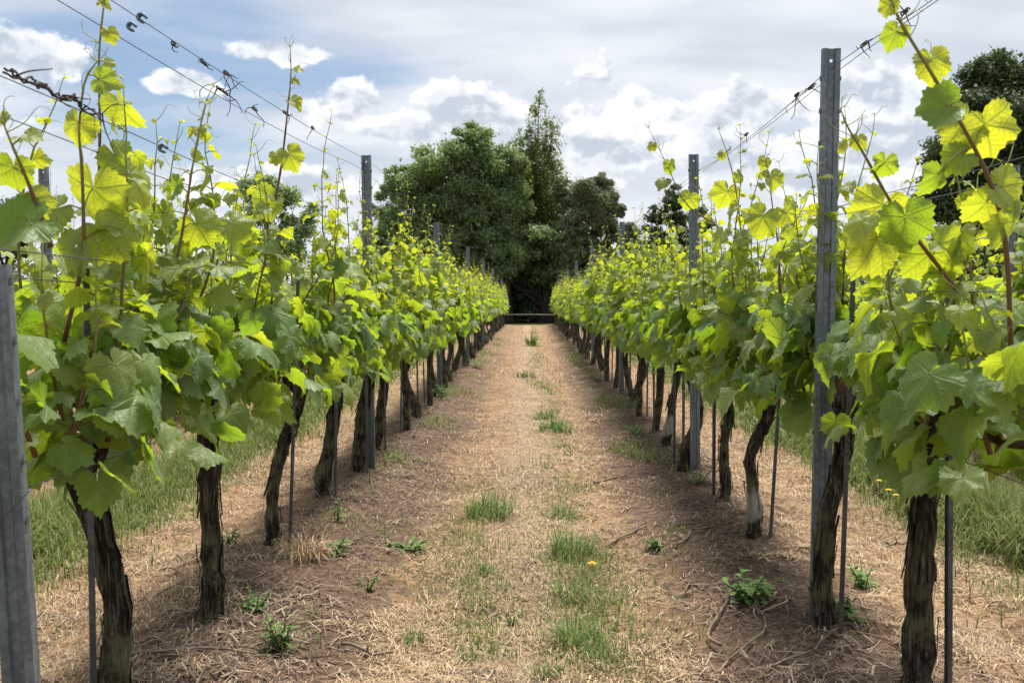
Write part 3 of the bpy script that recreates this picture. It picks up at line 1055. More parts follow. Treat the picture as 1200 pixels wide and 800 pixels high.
def make_vine(loc, r, tm, base=(0, 0), mid=(0, 0), top=(0, 0), radius=0.042, nsh=11, dens=1.6, smax=0.098, flakes=0,
              parts=True, nskirt=40, Lm=0.98, knob=0.14, ridge_sides=16, u0=-0.5, u1=0.5, bark='bark'):
    root = empty('grapevine', loc)
    pts = [(base[0], base[1], -0.05), (base[0] * .9 + mid[0] * .1, base[1] * .9 + mid[1] * .1, 0.12), (mid[0], mid[1], 0.40), (top[0], top[1], 0.66), (top[0] * .7, top[1] * .7, 0.80)]
    tr, path, _ = trunk_geo(pts, radius, r, 26 if tm is LEAF_HI else 14, ridge_sides, flakes, knob)
    tr.build('trunk', M[bark], root)
    topp = path[-1]
    if parts:
        for s_ in ((-1, 1) if u0 < -.4 else (1,)):
            cane_geo(topp, s_, r).build('cane', M['cane'], root)
    allst, alllv = MB(), MB()
    us = np.linspace(u0, u1, nsh) + r.normal(0, 0.03, nsh)
    for u in us:
        L = max(0.40, r.normal(Lm - 0.18, 0.14) + (r.uniform(.22, .45) if r.random() < .34 else 0))
        pth = shoot_path(u, 0.80 + r.normal(0, 0.02), r, L)
        st, lv, td = shoot_geo(pth, 0.0058 if tm is LEAF_HI else 0.0056, tm, r, 1, dens, smax)
        if parts:
            so = st.build('shoot', M['shoot'], root)
            lv.build('foliage', M['leaf'], so)
            for tdm in td:
                tdm.build('tendril', M['shoot'], so)
        else:
            for src, dst in ((lv, alllv), (st, allst)):
                off = dst.n
                dst.v += src.v; dst.a += src.a
                dst.t += [x + off for x in src.t]; dst.q += [x + off for x in src.q]
                dst.n += src.n
    sk = MB() if parts else alllv
    skirt(sk, None, nskirt, r, tm, smax, u0, u1)
    if parts:
        sk.build('hanging_foliage', M['leaf'], root)
    else:
        alllv.build('foliage', M['leaf'], root)
        allst.build('shoots', M['shoot'], root)
    return root


ORD = ['first', 'second', 'third', 'fourth', 'fifth', 'sixth', 'seventh', 'eighth', 'ninth']
POST_L = [1.98, 6.62, 12.0, 17.6, 24.2, 30.6, 36.6, 42.6]
POST_R = [3.56, 6.62, 12.1, 17.8, 24.0, 30.4, 36.4, 42.4]
POSTN = ['slanted post', 'second post', 'third post', 'fourth post', 'fifth post', 'sixth post', 'seventh post', 'eighth post']
POSTNR = ['tall front post', 'second post', 'third post', 'fourth post', 'fifth post', 'sixth post', 'seventh post', 'eighth post']
VINE_GROUP = {'L': 'vines in the left-side row', 'R': 'vines in the right-side row',
              'LL': 'vines in the outer left-side row', 'RR': 'vines in the outer right-side row'}


def rel_label(y, posts, names, side, what):
    k = max([i for i, p in enumerate(posts) if p <= y + 0.03], default=-1)
    return k


# near vines: (y, x, base dx, mid dx, top dx (m, across; y shift), radius, words)
NEAR_L = [(1.22, -1.32, (0, 0), (0, 0), (0, 0), .040, 'red stemmed vine at the very front, rising beside the top of the slanted post'),
          (2.58, -1.13, (.03, 0), (.02, 0), (-.05, 0), .041, 'vine with dark bent trunk directly behind the slanted post'),
          (3.46, -1.13, (-.01, 0), (.0, 0), (.0, 0), .044, 'vine with thick straight trunk and mossy knobbly foot'),
          (4.52, -1.14, (-.06, 0), (-.02, 0), (.06, 0.05), .040, 'vine with trunk leaning towards the path beside the dead grass clump'),
          (5.62, -1.13, (-.06, 0), (.0, 0), (.04, 0), .043, 'vine with slim upright trunk next after the leaning trunk'),
          (6.52, -1.11, (-.03, 0), (.0, 0), (.05, 0), .050, 'vine whose swollen pale trunk stands against the second post'),
          (7.55, -1.13, (-.05, 0), (.01, 0), (.02, 0), .040, 'vine with short trunk and bulging foot just past the second post')]
NEAR_R = [(1.88, 1.13, (0, 0), (0, 0), (0, 0), .040, 'vine with the longest red shoot arching above all others, beside the shaggy trunk'),
          (2.88, 1.13, (.02, 0), (.02, 0), (.03, 0), .046, 'vine with thick shaggy dark trunk beside the dark leaning stake'),
          (3.45, 1.13, (-.085, 0), (-.08, 0), (-.02, .03), .037, 'vine with dark trunk hugging the tall front post'),
          (4.78, 1.13, (-.02, 0), (-.06, 0), (.06, 0.05), .038, 'vine with crooked trunk whitened near its foot, above the lush weed'),
          (5.66, 1.12, (.0, 0), (.01, 0), (.02, 0), .036, 'vine with slender straight mossy trunk between weed and second post'),
          (6.72, 1.10, (-.03, 0), (.06, 0), (.0, 0), .050, 'vine with thick curving trunk wrapped round the second post'),
          (7.70, 1.13, (-.06, 0), (.0, 0), (.05, 0), .038, 'vine with whitish foot next after the second post, leaning trunk')]

LENS = {('R', 0): 0.62, ('R', 1): 0.74}
U0 = {('L', 1): -0.32, ('R', 2): 0.22}
U1 = {('R', 1): 0.36, ('R', 0): 0.30}
vines = {'L': [], 'R': []}
NEAROBJ = {}
for side, lst in (('L', NEAR_L), ('R', NEAR_R)):
    for i, (y, x, ba, mi, to, rd_, lab) in enumerate(lst):
        rr_ = np.random.default_rng(100 + i + (50 if side == 'R' else 0))
        z = float(ground_z(x, y)) - 0.01
        o = make_vine((x, y, z), rr_, LEAF_HI, ba, mi, to, rd_ * .80, 6 if i == 0 else 12, 1.9, 0.094, 55, True, 0 if i == 0 else 74, LENS.get((side, i), 0.88 if y < 4 else 0.96), u0=U0.get((side, i), -0.5), u1=U1.get((side, i), 0.5), bark='bark_white' if (side, i) in (('R', 3), ('R', 6)) else 'bark')
        tag(o, lab, 'grapevine', VINE_GROUP[side])
        vines[side].append(y)
        NEAROBJ[(side, i)] = o

# variants to copy along the rows
MIDV = []
for k in range(5):
    rr_ = np.random.default_rng(300 + k)
    MIDV.append(make_vine((0, 0, 0), rr_, LEAF_MID, (rr_.normal(0, .06), rr_.normal(0, .07)), (rr_.normal(0, .045), rr_.normal(0, .05)), (rr_.normal(0, .03), rr_.normal(0, .03)), rr_.uniform(.028, .043), 11, 1.6, 0.10, 8, True, 55, 1.02))
FARV = []
for k in range(5):
    rr_ = np.random.default_rng(400 + k)
    FARV.append(make_vine((0, 0, 0), rr_, LEAF_LO, (rr_.normal(0, .06), rr_.normal(0, .07)), (rr_.normal(0, .045), rr_.normal(0, .05)), (rr_.normal(0, .03), rr_.normal(0, .03)), rr_.uniform(.028, .043), 11, 1.65, 0.105, 0, False, 50, 1.0, ridge_sides=8))
for k in range(5):
    pass
used = set()


def put_vine(pool, x, y, r, label, group):
    src = pool[r.integers(len(pool))]
    if src.name not in used:
        used.add(src.name)
        o = src
    else:
        o = copy_tree(src)
    o.location = (x, y, float(ground_z(x, y)) - 0.01)
    o.rotation_euler = (0, 0, (math.pi if r.random() < 0.5 else 0.0) + r.normal(0, 0.05))
    sc = r.uniform(0.95, 1.06)
    o.scale = (sc * (1 if r.random() < .5 else -1), sc, sc)
    tag(o, label, 'grapevine', group)
    return o


rv = np.random.default_rng(77)
LOOK = ['dense lime crown', 'tall loose shoots', 'drooping pale leaves', 'gnarled dark trunk', 'leaning dark trunk']
vine_pos = {'L': [(v[1], v[0]) for v in NEAR_L], 'R': [(v[1], v[0]) for v in NEAR_R]}
for side, xx, posts, names in (('L', -ROW, POST_L, POSTN), ('R', ROW, POST_R, POSTNR)):
    y = 8.62
    word = 'left-side row' if side == 'L' else 'right-side row'
    cnt = {}
    for (_, yy) in vine_pos[side]:
        k = max([i for i, p in enumerate(posts) if p <= yy], default=-1)
        cnt[k] = cnt.get(k, 0) + 1
    while y < 46.5:
        k = max([i for i, p in enumerate(posts) if p <= y], default=-1)
        cnt[k] = cnt.get(k, 0) + 1
        lab = '%s vine past the %s in the %s beside the path' % (ORD[cnt[k] - 1], names[k], word)
        x = xx + rv.normal(0, 0.02) + (0.003 * (y - 8) if side == 'R' else -0.002 * (y - 8))
        put_vine(MIDV if y < 15.5 else FARV, x, y, rv, lab, VINE_GROUP[side])
        vine_pos[side].append((x, y))
        y += 1.04 + rv.normal(0, 0.05)

# neighbouring rows, partly seen between and above the near ones
POST_LL = [6.95, 12.4, 18.0]
POST_RR = [6.95, 12.4, 18.0]
for side, xx in (('LL', -3 * ROW), ('RR', 3 * ROW)):
    word = 'outer left-side row' if side == 'LL' else 'outer right-side row'
    y = 6.1
    n_ = 0
    vine_pos[side] = []
    while y < 24.0:
        x = xx + rv.normal(0, 0.02)
        lab = '%s vine from the front in the %s behind the grass' % ((ORD + ['tenth', 'eleventh', 'twelfth', 'thirteenth', 'fourteenth', 'fifteenth', 'sixteenth', 'seventeenth', 'eighteenth', 'nineteenth', 'twentieth'])[n_], word)
        put_vine(MIDV if y < 11 else FARV, x, y, rv, lab, VINE_GROUP[side])
        vine_pos[side].append((x, y))
        n_ += 1
        y += 1.04 + rv.normal(0, 0.05)

# hand laid long shoots of the front vines (pixel path, distance)
def hand_shoot(vine, pix, y0, y1, r0, leaves, seed, base_age=0.45, tip=True):
    rr_ = np.random.default_rng(seed)
    loc = np.array(vine.location)
    pts = [at(px, py, y0 + (y1 - y0) * i / (len(pix) - 1)) - loc for i, (px, py) in enumerate(pix)]
    n = 18
    path = smooth_path(pts, n)
    st, lv, td = MB(), MB(), []
    f = np.linspace(0, 1, n)
    V, t, q = tube(path, r0 * (1 - 0.72 * f) * (1 + 0.2 * (np.arange(n) % 3 == 0)), 7)
    info = np.zeros((len(V), 3)); info[:n * 7, 2] = np.repeat(f * 0.95, 7); info[-1, 2] = 1
    st.add(V, t, q, info)
    P, T, N, S, G, A = [], [], [], [], [], []
    for (px, py, spx, tdeg, age, dy) in leaves:
        i = int(np.argmin([np.linalg.norm(p + loc - at(px, py, (y0 + y1) / 2)) for p in path]))
        yy = float(path[i][1] + loc[1]) + dy
        k = yy / FPX
        c = at(px, py, yy) - loc
        s = spx * k * 0.53
        a = rad(tdeg)
        tipd = np.array((math.sin(a), rr_.normal(0, .25), math.cos(a)))
        p = c - nrm(tipd) * s * 0.30
        nn = np.array((rr_.normal(0, .35), -0.75, 0.55 + rr_.normal(0, .15)))
        P.append(p); T.append(tipd); N.append(nn); S.append(s); G.append(age); A.append(path[i])
    add_leaves(lv, P, T, N, S, G, LEAF_HI, rr_)
    petioles(st, A, P, G, 0.0022)
    for k in range(4):
        i = rr_.integers(n // 2, n)
        td.append(MB())
        tendril(td[-1], path[i], np.array((rr_.normal(0, 1), rr_.normal(0, .4), rr_.uniform(0.2, 1.2))), rr_.uniform(.06, .14), rr_)
    if tip:
        for k in range(3):
            td.append(MB())
            tendril(td[-1], path[-1], np.array((rr_.normal(0, .8), rr_.normal(0, .4), 1.0)), rr_.uniform(.04, .08), rr_)
    so = st.build('shoot', M['shoot'], vine)
    lv.build('foliage', M['leaf'], so)
    for tdm in td:
        tdm.build('tendril', M['shoot'], so)


VL0, VL1, VL2, VL3 = [NEAROBJ[('L', i)] for i in range(4)]
VR0, VR1, VR2, VR3 = [NEAROBJ[('R', i)] for i in range(4)]
hand_shoot(VR0, [(1185, 420), (1179, 289), (1159, 210), (1116, 127), (1061, 36), (1046, 5), (1035, -25)], 2.25, 2.1, 0.0062,
           [(1041, 10, 30, 200, .95, 0), (1048, 44, 42, 200, .55, 0), (1094, 78, 56, 170, .9, 0), (1098, 128, 66, 260, .25, -.03), (1158, 158, 88, 150, .85, .02), (1124, 150, 66, 215, .9, .03),
            (1122, 186, 52, 240, .6, 0), (1096, 214, 58, 190, .35, 0), (1184, 225, 70, 120, .6, 0), (1150, 245, 60, 210, .8, .03), (1190, 270, 80, 160, .7, 0)], 900)
hand_shoot(VR1, [(1130, 350), (1087, 296), (1050, 247), (1012, 180), (994, 150), (985, 128)], 2.62, 2.5, 0.0058,
           [(1005, 166, 26, 190, .95, 0), (1035, 197, 44, 190, .55, 0), (1030, 252, 78, 200, .95, .03), (1063, 266, 78, 170, .35, -.03), (1005, 265, 56, 230, .85, 0), (1022, 292, 90, 205, .95, .05),
            (1090, 310, 84, 170, .85, .06), (1110, 290, 60, 120, .8, 0), (985, 172, 22, 230, .95, 0)], 901)
hand_shoot(VL1, [(75, 400), (92, 330), (98, 290), (96, 195), (93, 157), (99, 97), (114, 72)], 2.42, 2.34, 0.0060,
           [(88, 152, 58, 200, .9, 0), (108, 236, 100, 190, .95, .03), (122, 95, 46, 110, .45, 0), (60, 250, 60, 235, .8, .03), (128, 280, 80, 140, .55, .02), (80, 300, 70, 220, .6, 0)], 902)
hand_shoot(VL1, [(112, 290), (116, 210), (117, 140), (116, 67), (122, 5), (128, -20)], 2.60, 2.55, 0.0050,
           [(130, 42, 26, 150, .95, 0), (144, 130, 60, 160, .9, 0), (128, 74, 18, 100, .95, 0), (140, 190, 60, 150, .6, 0), (160, 215, 80, 150, .8, 0), (122, 4, 20, 100, .95, 0)], 903)
hand_shoot(VL1, [(200, 320), (210, 292), (221, 225), (232, 160), (242, 122)], 2.95, 3.0, 0.0048,
           [(224, 156, 20, 250, .9, 0), (205, 222, 40, 220, .3, 0), (240, 146, 14, 80, .95, 0), (235, 270, 60, 150, .9, 0), (190, 255, 46, 230, .6, 0)], 904)
hand_shoot(VL2, [(322, 240), (331, 185), (338, 120), (341, 85), (340, 55)], 3.9, 3.9, 0.0048,
           [(346, 120, 24, 120, .95, 0), (342, 186, 40, 150, .9, 0), (322, 184, 24, 240, .7, 0), (345, 95, 14, 100, .95, 0), (350, 80, 14, 70, .9, 0), (310, 240, 50, 230, .6, 0)], 905)
hand_shoot(VL0, [(60, 290), (45, 245), (28, 202), (15, 172), (2, 140)], 2.1, 2.0, 0.0055,
           [(16, 206, 62, 190, .45, 0), (4, 140, 24, 220, .6, 0), (40, 240, 50, 150, .8, 0), (20, 268, 100, 245, .2, -.05), (40, 160, 30, 100, .4, 0)], 906)
hand_shoot(VR3, [(880, 330), (845, 270), (805, 240), (780, 190), (760, 150)], 5.6, 5.7, 0.0052,
           [(763, 172, 16, 210, .9, 0), (786, 196, 24, 170, .6, 0), (776, 214, 24, 220, .4, 0), (806, 236, 30, 200, .85, 0)], 907)
hand_shoot(VR3, [(872, 320), (868, 270), (862, 220), (852, 180), (842, 152)], 5.0, 5.0, 0.0050,
           [(866, 208, 22, 150, .55, 0), (843, 182, 18, 220, .9, 0), (850, 230, 40, 200, .9, 0), (880, 262, 40, 150, .8, 0)], 908)
hand_shoot(VR2, [(915, 350), (912, 290), (905, 240), (899, 195)], 4.2, 4.2, 0.0050,
           [(895, 192, 22, 200, .95, 0), (905, 212, 34, 170, .9, 0), (925, 255, 44, 150, .95, 0), (890, 260, 50, 210, .9, 0)], 909)

# ------------------------------------------------------------------ posts
def hooks(mb, height, w_, d_):
    """small punched wire tongues down both edges"""
    hw = w_ / 2
    for z in np.arange(0.72, height - 0.02, 0.115):
        for s_ in (-1, 1):
            x0, x1 = s_ * (hw + 0.001), s_ * (hw + 0.006)
            y0, y1 = d_ * .15, d_ * .35
            V = [(x0, y0, z), (x1, y0, z + .004), (x1, y0, z + .020), (x0, y0, z + .012), (x0, y1, z), (x1, y1, z + .004), (x1, y1, z + .020), (x0, y1, z + .012)]
            mb.add(V, q=[[0, 1, 2, 3], [7, 6, 5, 4], [0, 4, 5, 1], [1, 5, 6, 2], [2, 6, 7, 3], [3, 7, 4, 0]])


def post_mesh(height, w_, d_, name='post'):
    """open C section of folded sheet steel with a grooved web, side notches and a hole near the top"""
    hw = w_ / 2
    prof = [(hw * .82, d_), (hw, d_ * .55), (hw, 0), (hw * .42, 0), (hw * .30, .007), (-hw * .30, .007), (-hw * .42, 0), (-hw, 0), (-hw, d_ * .55), (-hw * .82, d_)]
    prof = np.array(prof)
    th = 0.0026
    inner = prof.copy()
    tn = np.gradient(prof, axis=0); tn = tn / np.linalg.norm(tn, axis=1)[:, None]
    inner = prof + np.stack([-tn[:, 1], tn[:, 0]], 1) * -th
    n = len(prof)
    mb = MB()
    zs = [-0.3, height - 0.055, height - 0.031, height]
    def ring(P, z):
        return np.column_stack([P[:, 0], P[:, 1], np.full(n, z)])
    V = np.concatenate([np.concatenate([ring(prof, z), ring(inner, z)]) for z in zs])
    q = []
    for lv in range(3):
        o, p = lv * 2 * n, (lv + 1) * 2 * n
        for i in range(n - 1):
            if lv == 1 and i == 4:
                continue                        # the web square that carries the hole
            q.append([o + i, p + i, p + i + 1, o + i + 1])
            q.append([o + n + i, o + n + i + 1, p + n + i + 1, p + n + i])
        for i in (0, n - 1):
            a = [o + i, o + n + i, p + n + i, p + i]
            q.append(a if i == 0 else a[::-1])
    o = 6 * n
    for i in range(n - 1):
        q.append([o + i, o + n + i, o + n + i + 1, o + i + 1])
    mb.add(V, q=q)
    # web square with a round hole
    cz = height - 0.043; hr = 0.0058
    for (yy, flip) in ((0.007, False), (0.007 + th, True)):
        m = 16
        a = np.arange(m) / m * 6.283
        c, s = np.cos(a), np.sin(a)
        k = 1 / np.maximum(np.abs(c), np.abs(s))
        outer = np.stack([c * k * hw * .30, np.full(m, yy), cz + s * k * 0.012], 1)
        inn = np.stack([c * hr, np.full(m, yy), cz + s * hr], 1)
        i = np.arange(m); j = (i + 1) % m
        qq = np.stack([i, j, m + j, m + i], 1)
        mb.add(np.concatenate([outer, inn]), q=qq[:, ::-1] if flip else qq)
    hooks(mb, height, w_, d_)
    return mb.mesh(name, M['zinc'], smooth=False)


PH = 2.10
pm = post_mesh(PH, 0.064, 0.04)


def put_post(x, y, label, group, pme=pm, tilt=(0, 0), rz=0.0, sink=0.0):
    root = link('steel_post', pme)
    root.location = (x, y, float(ground_z(x, y)) - sink)
    root.rotation_euler = (tilt[0], tilt[1], rz)
    return tag(root, label, 'post', group)


pb = post_mesh(1.22, 0.060, 0.05, 'thick_post')
rp = np.random.default_rng(8)
for side, xx, posts in (('L', -1.075, POST_L), ('R', 1.12, POST_R)):
    word = 'left-side row' if side == 'L' else 'right-side row'
    for i, y in enumerate(posts):
        x = xx + (0.004 * (y - 8) if side == 'R' and y > 8 else (-0.003 * (y - 8) if y > 8 else 0))
        if side == 'L' and i == 0:
            put_post(-0.965, 1.86, 'thick slanted grey steel post with a diagonal wire, heading the left-side row', 'steel posts along the path', pb, (0.0, rad(-2.6)), rad(9))
        elif side == 'R' and i == 0:
            put_post(1.055, y, 'tall upright grey steel post with a hole at its top, heading the right-side row', 'steel posts along the path', pm, (0, rad(0.5)), sink=0.055)
        else:
            put_post(x, y, '%s grey steel post from the front rising out of the %s' % (ORD[i], word), 'steel posts along the path', pm, (rp.normal(0, .006), rp.normal(0, .008)), rp.normal(0, .08))
for side, xx in (('LL', -3.40), ('RR', 3.40)):
    word = 'outer left-side row' if side == 'LL' else 'outer right-side row'
    for i, y in enumerate(POST_LL[:1]):
        put_post(xx, y, 'grey steel post standing among the leaves of the %s' % word, 'steel posts of the outer rows', pm, (0, rp.normal(0, .01)))
# diagonal wire of the slanted post
mb = MB()
V, t, q = tube(smooth_path([at(-25, 640, 1.85), at(0, 610, 1.84), at(33, 576, 1.835), at(35, 574, 1.86)], 10), 0.0016, 5)
mb.add(V, t, q)
tag(mb.build('anchor_wire', M['wire']), 'short diagonal anchor wire tied round the slanted post', 'wire')

# ------------------------------------------------------------------ stakes
STK = {('L', 1): (.012, -.10, 0, .72), ('L', 2): (.035, .02, 0.0, 0.10), ('L', 3): (.05, -.08, 0.04, .85), ('L', 4): (.03, -.07, 0.02, .85), ('L', 5): (.045, -.08, .0, .85), ('L', 6): (.03, -.05, .0, .85),
       ('R', 1): (.095, -.02, -0.01, .98), ('R', 2): (-.06, -.085, 0.02, .75), ('R', 3): (.045, .0, 0.05, .85), ('R', 4): (-.04, .09, 0, .8), ('R', 5): (-.09, .12, 0, .8), ('R', 6): (.08, .02, 0.0, .8)}


def stake_mesh(h):
    mb = MB()
    a = 0.008
    V = []
    prof = [(-a, -a), (a, -a), (a, -a + .004), (-a + .004, -a + .004), (-a + .004, a), (-a, a)]
    for z in (-0.15, h):
        V += [(p[0], p[1], z) for p in prof]
    n = 6
    q = [[i, (i + 1) % n, n + (i + 1) % n, n + i] for i in range(n)]
    q += [[n, n + 1, n + 2, n + 3], [n, n + 3, n + 4, n + 5]]
    mb.add(V, q=q)
    return mb.mesh('vine_stake', M['stake'], smooth=False)


smesh = stake_mesh(1.22)
smesh0 = stake_mesh(0.30)
rs = np.random.default_rng(19)
for side, posts, names in (('L', POST_L, POSTN), ('R', POST_R, POSTNR)):
    word = 'left-side row' if side == 'L' else 'right-side row'
    lst = NEAR_L if side == 'L' else NEAR_R
    cnt = {}
    for i, (x, y) in enumerate(vine_pos[side]):
        if i == 0:
            continue
        if i < len(lst):
            dx, dy, tl, hh = STK[(side, i)]
            lab = 'dark metal stake beside the ' + lst[i][6].replace('vine with ', '').replace('vine whose ', '').split(' between')[0].split(',')[0]
            lab = ' '.join(lab.split()[:15])
        else:
            if y > 27:
                break
            dx, dy, tl, hh = rs.normal(0, .03), rs.choice((-1, 1)) * rs.uniform(.06, .12), rs.normal(0, .02), .9
            k = max([j for j, p in enumerate(posts) if p <= y], default=-1)
            cnt[k] = cnt.get(k, 0) + 1
            lab = 'thin metal stake, %s of the far stakes past the %s in the %s' % (ORD[cnt[k] - 1], names[k], word)
        o = link('vine_stake', smesh0 if hh < .2 else smesh)
        o.location = (x + dx, y + dy, float(ground_z(x + dx, y + dy)))
        o.rotation_euler = (rs.normal(0, .01), tl, rs.uniform(-.4, .4))
        tag(o, lab, 'stake', 'metal stakes beside the vines')

# ------------------------------------------------------------------ wires
def wire(pts, label, rad_=0.0014, n=60, group='trellis wires'):
    mb = MB()
    V, t, q = tube(smooth_path(pts, n), rad_, 5)
    mb.add(V, t, q)
    return tag(mb.build('trellis_wire', M['wire']), label, 'wire', group)


def row_wire(xx, posts, hfun, xo, label, side, sag=0.015, y0=0.7):
    pts = []
    ys = [y0] + [p for p in posts if p > y0 + .3] + [46.5]
    for a, b in zip(ys[:-1], ys[1:]):
        for f in (0.0, 0.33, 0.67):
            y = a + (b - a) * f
            drift = 0.004 * max(0, y - 8) if side == 'R' else -0.003 * max(0, y - 8)
            pts.append((xx + xo + drift, y, hfun(y) - sag * 4 * f * (1 - f)))
    pts.append((xx + xo, ys[-1], hfun(ys[-1])))
    wire(pts, label, n=len(pts) * 4)


hL = lambda y: 1.93 + 0.17 * min(1, (y - 2) / 4.6) if y < 6.62 else 2.10
hR = lambda y: 2.06
for side, xx, posts, hf in (('L', -1.075, POST_L, hL), ('R', 1.12, POST_R, hR)):
    word = 'left-side row' if side == 'L' else 'right-side row'
    row_wire(xx, posts, hf, 0.038, 'topmost trellis wire of the %s, strand nearer the path' % word if side == 'L' else 'topmost trellis wire of the %s, strand farther from the path' % word, side)
    row_wire(xx, posts, lambda y: hf(y) - 0.03, -0.038, 'topmost trellis wire of the %s, strand farther from the path' % word if side == 'L' else 'topmost trellis wire of the %s, strand nearer the path' % word, side, 0.03)
    for (h, nm) in ((1.64 if side == 'L' else 1.55, 'shoulder high'), (1.30, 'middle')):
        row_wire(xx, posts, lambda y: h, 0.038, '%s trellis wire among the leaves on the outer face of the %s' % (nm, word) if side == 'R' else '%s trellis wire among the leaves on the path face of the %s' % (nm, word), side)
        row_wire(xx, posts, lambda y: h - .05, -0.038, '%s trellis wire among the leaves on the path face of the %s' % (nm, word) if side == 'R' else '%s trellis wire among the leaves on the outer face of the %s' % (nm, word), side, .03)
    row_wire(xx, posts, lambda y: 0.80, 0.0, 'lowest trellis wire carrying the canes of the %s' % word, side)


def curl(mb, p, r, size, n=18, rd_=0.0022):
    f = np.linspace(0, 1, n)
    a0 = r.uniform(0, 6.28); tn = r.uniform(2, 6) * r.choice((-1, 1))
    R = size * r.uniform(.05, .16) * (0.5 + f)
    dr = nrm(np.array((r.normal(0, .5), r.normal(0, .8), r.uniform(-1.4, 0.4))))
    e1 = nrm(np.cross(dr, (0.2, 1, .3))); e2 = np.cross(dr, e1)
    path = p + dr * (size * f)[:, None] + e1 * (R * np.cos(a0 + tn * f) - R[0] * math.cos(a0))[:, None] + e2 * (R * np.sin(a0 + tn * f) - R[0] * math.sin(a0))[:, None]
    V, t, q = tube(path, np.linspace(rd_, rd_ * .5, n), 5)
    mb.add(V, t, q)


def wrap(mb, p, r, ln, k=5, rd_=0.0024):
    n = 26
    f = np.linspace(0, 1, n)
    path = p + np.stack([0.005 * np.cos(k * 6.28 * f), ln * (f - .5), 0.005 * np.sin(k * 6.28 * f)], 1)
    V, t, q = tube(path, rd_, 5)
    mb.add(V, t, q)


DT = [('L', 2.95, .02, 'short dark knot of dried tendril high on the path wire, closest to the camera', .05, 1, .04), ('L', 3.22, .02, 'curled dried tendril on the top wire before the hanging cluster', .05, 2, .06),
      ('L', 3.40, .038, 'dried tendril knot with a small loop just before the big cluster', .06, 3, .05),
      ('L', 3.60, -.038, 'biggest ragged cluster of dried tendrils hanging from the top wire', .10, 8, .14), ('L', 4.02, -.038, 'long drooping dried tendril below the top wire', .07, 3, .05),
      ('L', 4.30, .02, 'thick wrapped dried tendril where the top wires draw close', .05, 3, .09), ('L', 4.75, .038, 'slim stick like dried tendril slanting off the top wire', .08, 1, .04), ('L', 6.45, .0, 'dried tendrils bunched against the second post top', .07, 4, .05),
      ('R', 2.90, -.038, 'tangled dried tendril dangling from the wire by the long arching shoot', .07, 5, .05), ('R', 2.62, .038, 'crossed dried tendril at the uppermost end of the wire', .06, 4, .03),
      ('R', 3.36, .0, 'knotted dried tendrils on both wires before the tall post', .05, 5, .06), ('R', 3.90, -.02, 'dark twist of dried tendril just past the tall post', .05, 3, .08),
      ('R', 4.05, -.038, 'long looping dried tendrils hanging past the tall post', .11, 6, .05), ('R', 5.15, .0, 'small dried tendril dangling midway between the tall and second posts', .06, 3, .06),
      ('R', 5.60, -.02, 'thick wrapped dried tendril sloping towards the second post', .03, 2, .30)]
for k, (side, y, xo, lab, size, nc, wl) in enumerate(DT):
    rr_ = np.random.default_rng(600 + k)
    xx = -1.075 if side == 'L' else 1.12
    hf = hL if side == 'L' else hR
    mb = MB()
    for j in range(nc):
        curl(mb, np.array((0, rr_.normal(0, wl * .45), 0)), rr_, size * rr_.uniform(.6, 1.2))
    wrap(mb, np.zeros(3), rr_, wl, max(2, int(wl * 60)))
    o = mb.build('dried_tendril', M['dry'])
    o.location = (xx + xo, y, hf(y) - (0.03 if xo < 0 else 0.005))
    tag(o, lab, 'dried tendril', 'dried tendrils on the top wires')
# old cane wound round the shoulder wire at the front of the left-side row
mb = MB()
rr_ = np.random.default_rng(650)
for k in range(3):
    n = 30; f = np.linspace(0, 1, n)
    path = np.stack([(0.005 + .004 * k * f) * np.cos(14 * f + k * 1.9), -0.20 + (0.30 + .05 * k) * f, (0.005 + .004 * k * f) * np.sin(14 * f + k * 1.9)], 1) + rr_.normal(0, .0025, (n, 3))
    V, t, q = tube(path, 0.0026, 5); mb.add(V, t, q)
for k in range(9):
    curl(mb, np.array((0, rr_.uniform(-.2, .25), 0)), rr_, rr_.uniform(.04, .09))
o = mb.build('old_cane', M['dry'])
o.location = (-1.037, 2.16, 1.655)
tag(o, 'thick old dark cane wound round the shoulder high wire above the slanted post', 'dried cane')
# plastic wire clips
for (side, y, h, xo, lab) in (('L', 2.66, 1.955, .038, 'blue grey wire clip high on the path wire beside the tall shoot'), ('L', 2.78, 1.965, -.038, 'darker wire clip on the second top wire'),
                              ('L', 2.80, 1.63, .038, 'blue grey wire clip on the shoulder high wire among pale leaves')):
    mb = MB()
    for j in range(3):
        a = np.linspace(0, 5.2, 14)
        path = np.stack([0.010 * np.cos(a), np.full(14, (j - 1) * .007), 0.010 * np.sin(a)], 1)
        V, t, q = tube(path, 0.0034, 6); mb.add(V, t, q)
    o = mb.build('wire_clip', M['clip'])
    o.location = (-1.075 + xo, y, h)
    tag(o, lab, 'wire clip', 'wire clips on the trellis')

# ------------------------------------------------------------------ trees
def leaf_faces(mb, P, N, size, r, droop=0.0):
    n = len(P)
    T = nrm(np.cross(N, r.normal(0, 1, (n, 3))) + np.array((0, 0, -droop)))
    T = nrm(T - N * np.sum(N * T, 1, keepdims=True))
    B = np.cross(T, N)
    s = size * r.uniform(0.6, 1.35, n)[:, None]
    V = np.stack([P - T * s * .5, P + B * s * .34 - T * s * .05 + N * s * .06, P + T * s * .55, P - B * s * .34 - T * s * .05 + N * s * .06], 1).reshape(-1, 3)
    k = (np.arange(n) * 4)[:, None]
    mb.add(V, q=k + np.array([0, 3, 2, 1]))


